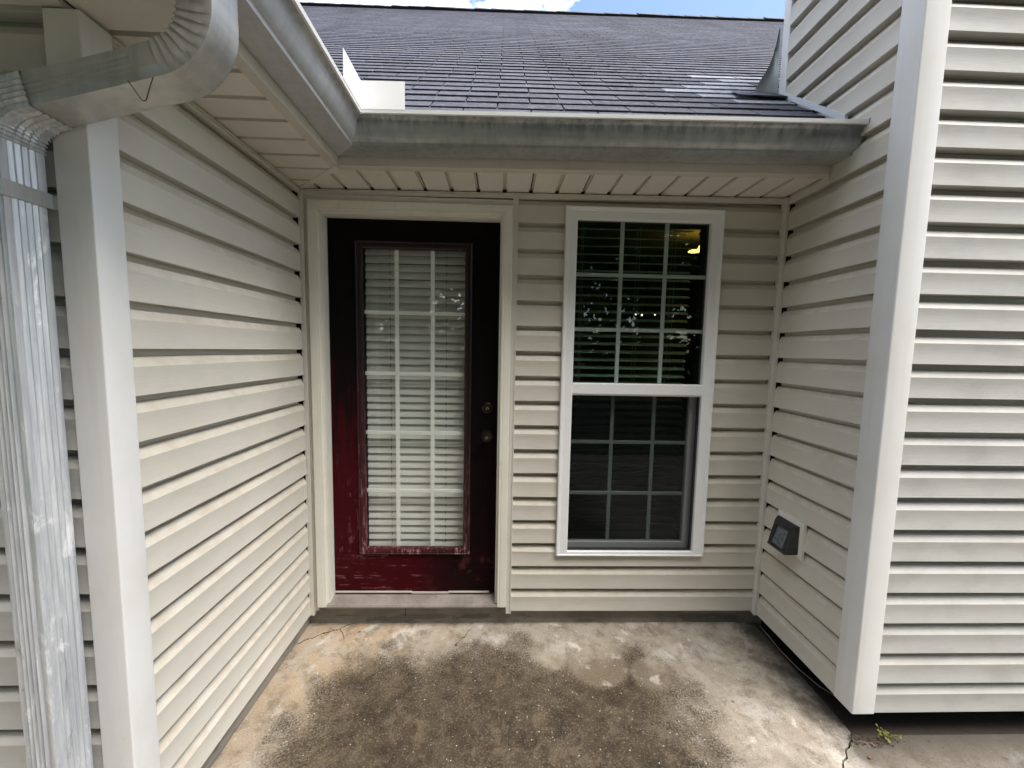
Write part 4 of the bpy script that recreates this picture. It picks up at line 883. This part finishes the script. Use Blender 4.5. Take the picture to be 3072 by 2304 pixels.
def make_woods():
    rg = random.Random(21); f = MB()
    for i in range(15000):
        x = rg.uniform(-22, 24); y = rg.gauss(-17.5, 1.2); z = abs(rg.gauss(0, 2.6)) if i % 2 else rg.uniform(0, 15)
        u = Vector((rg.uniform(-1,1),rg.uniform(-1,1),rg.uniform(-0.6,0.6))).normalized(); v = u.orthogonal().normalized(); l, w_ = rg.uniform(0.4,0.7), rg.uniform(0.15,0.28); p = Vector((x,y,z))
        f.poly([tuple(p), tuple(p+u*l*0.5+v*w_), tuple(p+u*l), tuple(p+u*l*0.5-v*w_)])
    tag(f.build('woodland', M['leaf']), 'dense dark undergrowth of the wood mirrored low in the window panes', 'woodland', kind='stuff')
make_woods()
# ------------------------------------------------------------------ the wood behind the viewer, mirrored in glass, made tall to block sky light
def make_tree(seed):
    rg = random.Random(seed); root = bpy.data.objects.new('tree', None); COL.objects.link(root); WLOC[root.name] = (0,0,0)
    m = MB(); m.tube([(0,0,0),(0.1,0.05,3),(0.0,0.1,6.5),(0.1,0,10.5)], [0.24,0.19,0.13,0.04], 8)
    cl = []
    for i in range(34):
        h = rg.uniform(2.0,11.5); a = rg.uniform(0,6.28); L = (2.6 if h < 8 else 1.7)*rg.uniform(0.5,1.1)
        e = (L*math.cos(a), L*math.sin(a), h+rg.uniform(0.2,0.9)); m.tube([(0,0.05,h*0.9),(e[0]*0.5,e[1]*0.5,h+0.1),e], [0.07,0.045,0.015], 5, False); cl.append((e, rg.uniform(0.8,1.35)))
    m.build('trunk', M['bark'], root)
    f = MB()
    for (c, rad) in cl:
        for i in range(420):
            d = Vector((rg.gauss(0,1),rg.gauss(0,1),rg.gauss(0,0.75))); d = d.normalized()*rad*(rg.random()**0.45); p = Vector(c)+d
            u = Vector((rg.uniform(-1,1),rg.uniform(-1,1),rg.uniform(-0.6,0.6))).normalized(); v = u.orthogonal().normalized(); l, w_ = rg.uniform(0.10,0.19), rg.uniform(0.04,0.075)
            f.poly([tuple(p), tuple(p+u*l*0.5+v*w_), tuple(p+u*l), tuple(p+u*l*0.5-v*w_)])
    f.build('crown', M['leaf'], root)
    return root
def tree_copy(src):
    c = src.copy(); COL.objects.link(c)
    for ch in src.children: q = ch.copy(); COL.objects.link(q); q.parent = c
    return c
protos = [make_tree(3), make_tree(11)]
used = [False, False]
for i, (x, y, s, a) in enumerate([(-7.5,-10,1.3,0.3),(-4.2,-10.5,1.35,1.9),(-1.5,-9.6,1.2,4.0),(0.9,-10.8,1.4,2.2),(3.1,-9.6,1.25,5.1),(5.8,-10.6,1.35,0.9),(8.4,-9.8,1.25,3.3),(11.5,-9.5,1.35,2.7),(-10.8,-11.0,1.3,5.7),(2.0,-13.5,1.6,1.2),(-3,-14,1.55,3.9),(7.0,-13.8,1.6,0.2)]):
    k = i % 2
    t_ = protos[k] if not used[k] else tree_copy(protos[k]); used[k] = True
    t_.location = (x, y, -0.06); t_.scale = (s, s, s); t_.rotation_euler = (0, 0, a)
    tag(t_, 'leafy green tree of the wood mirrored darkly in the window panes', 'tree', 'trees behind the viewer')
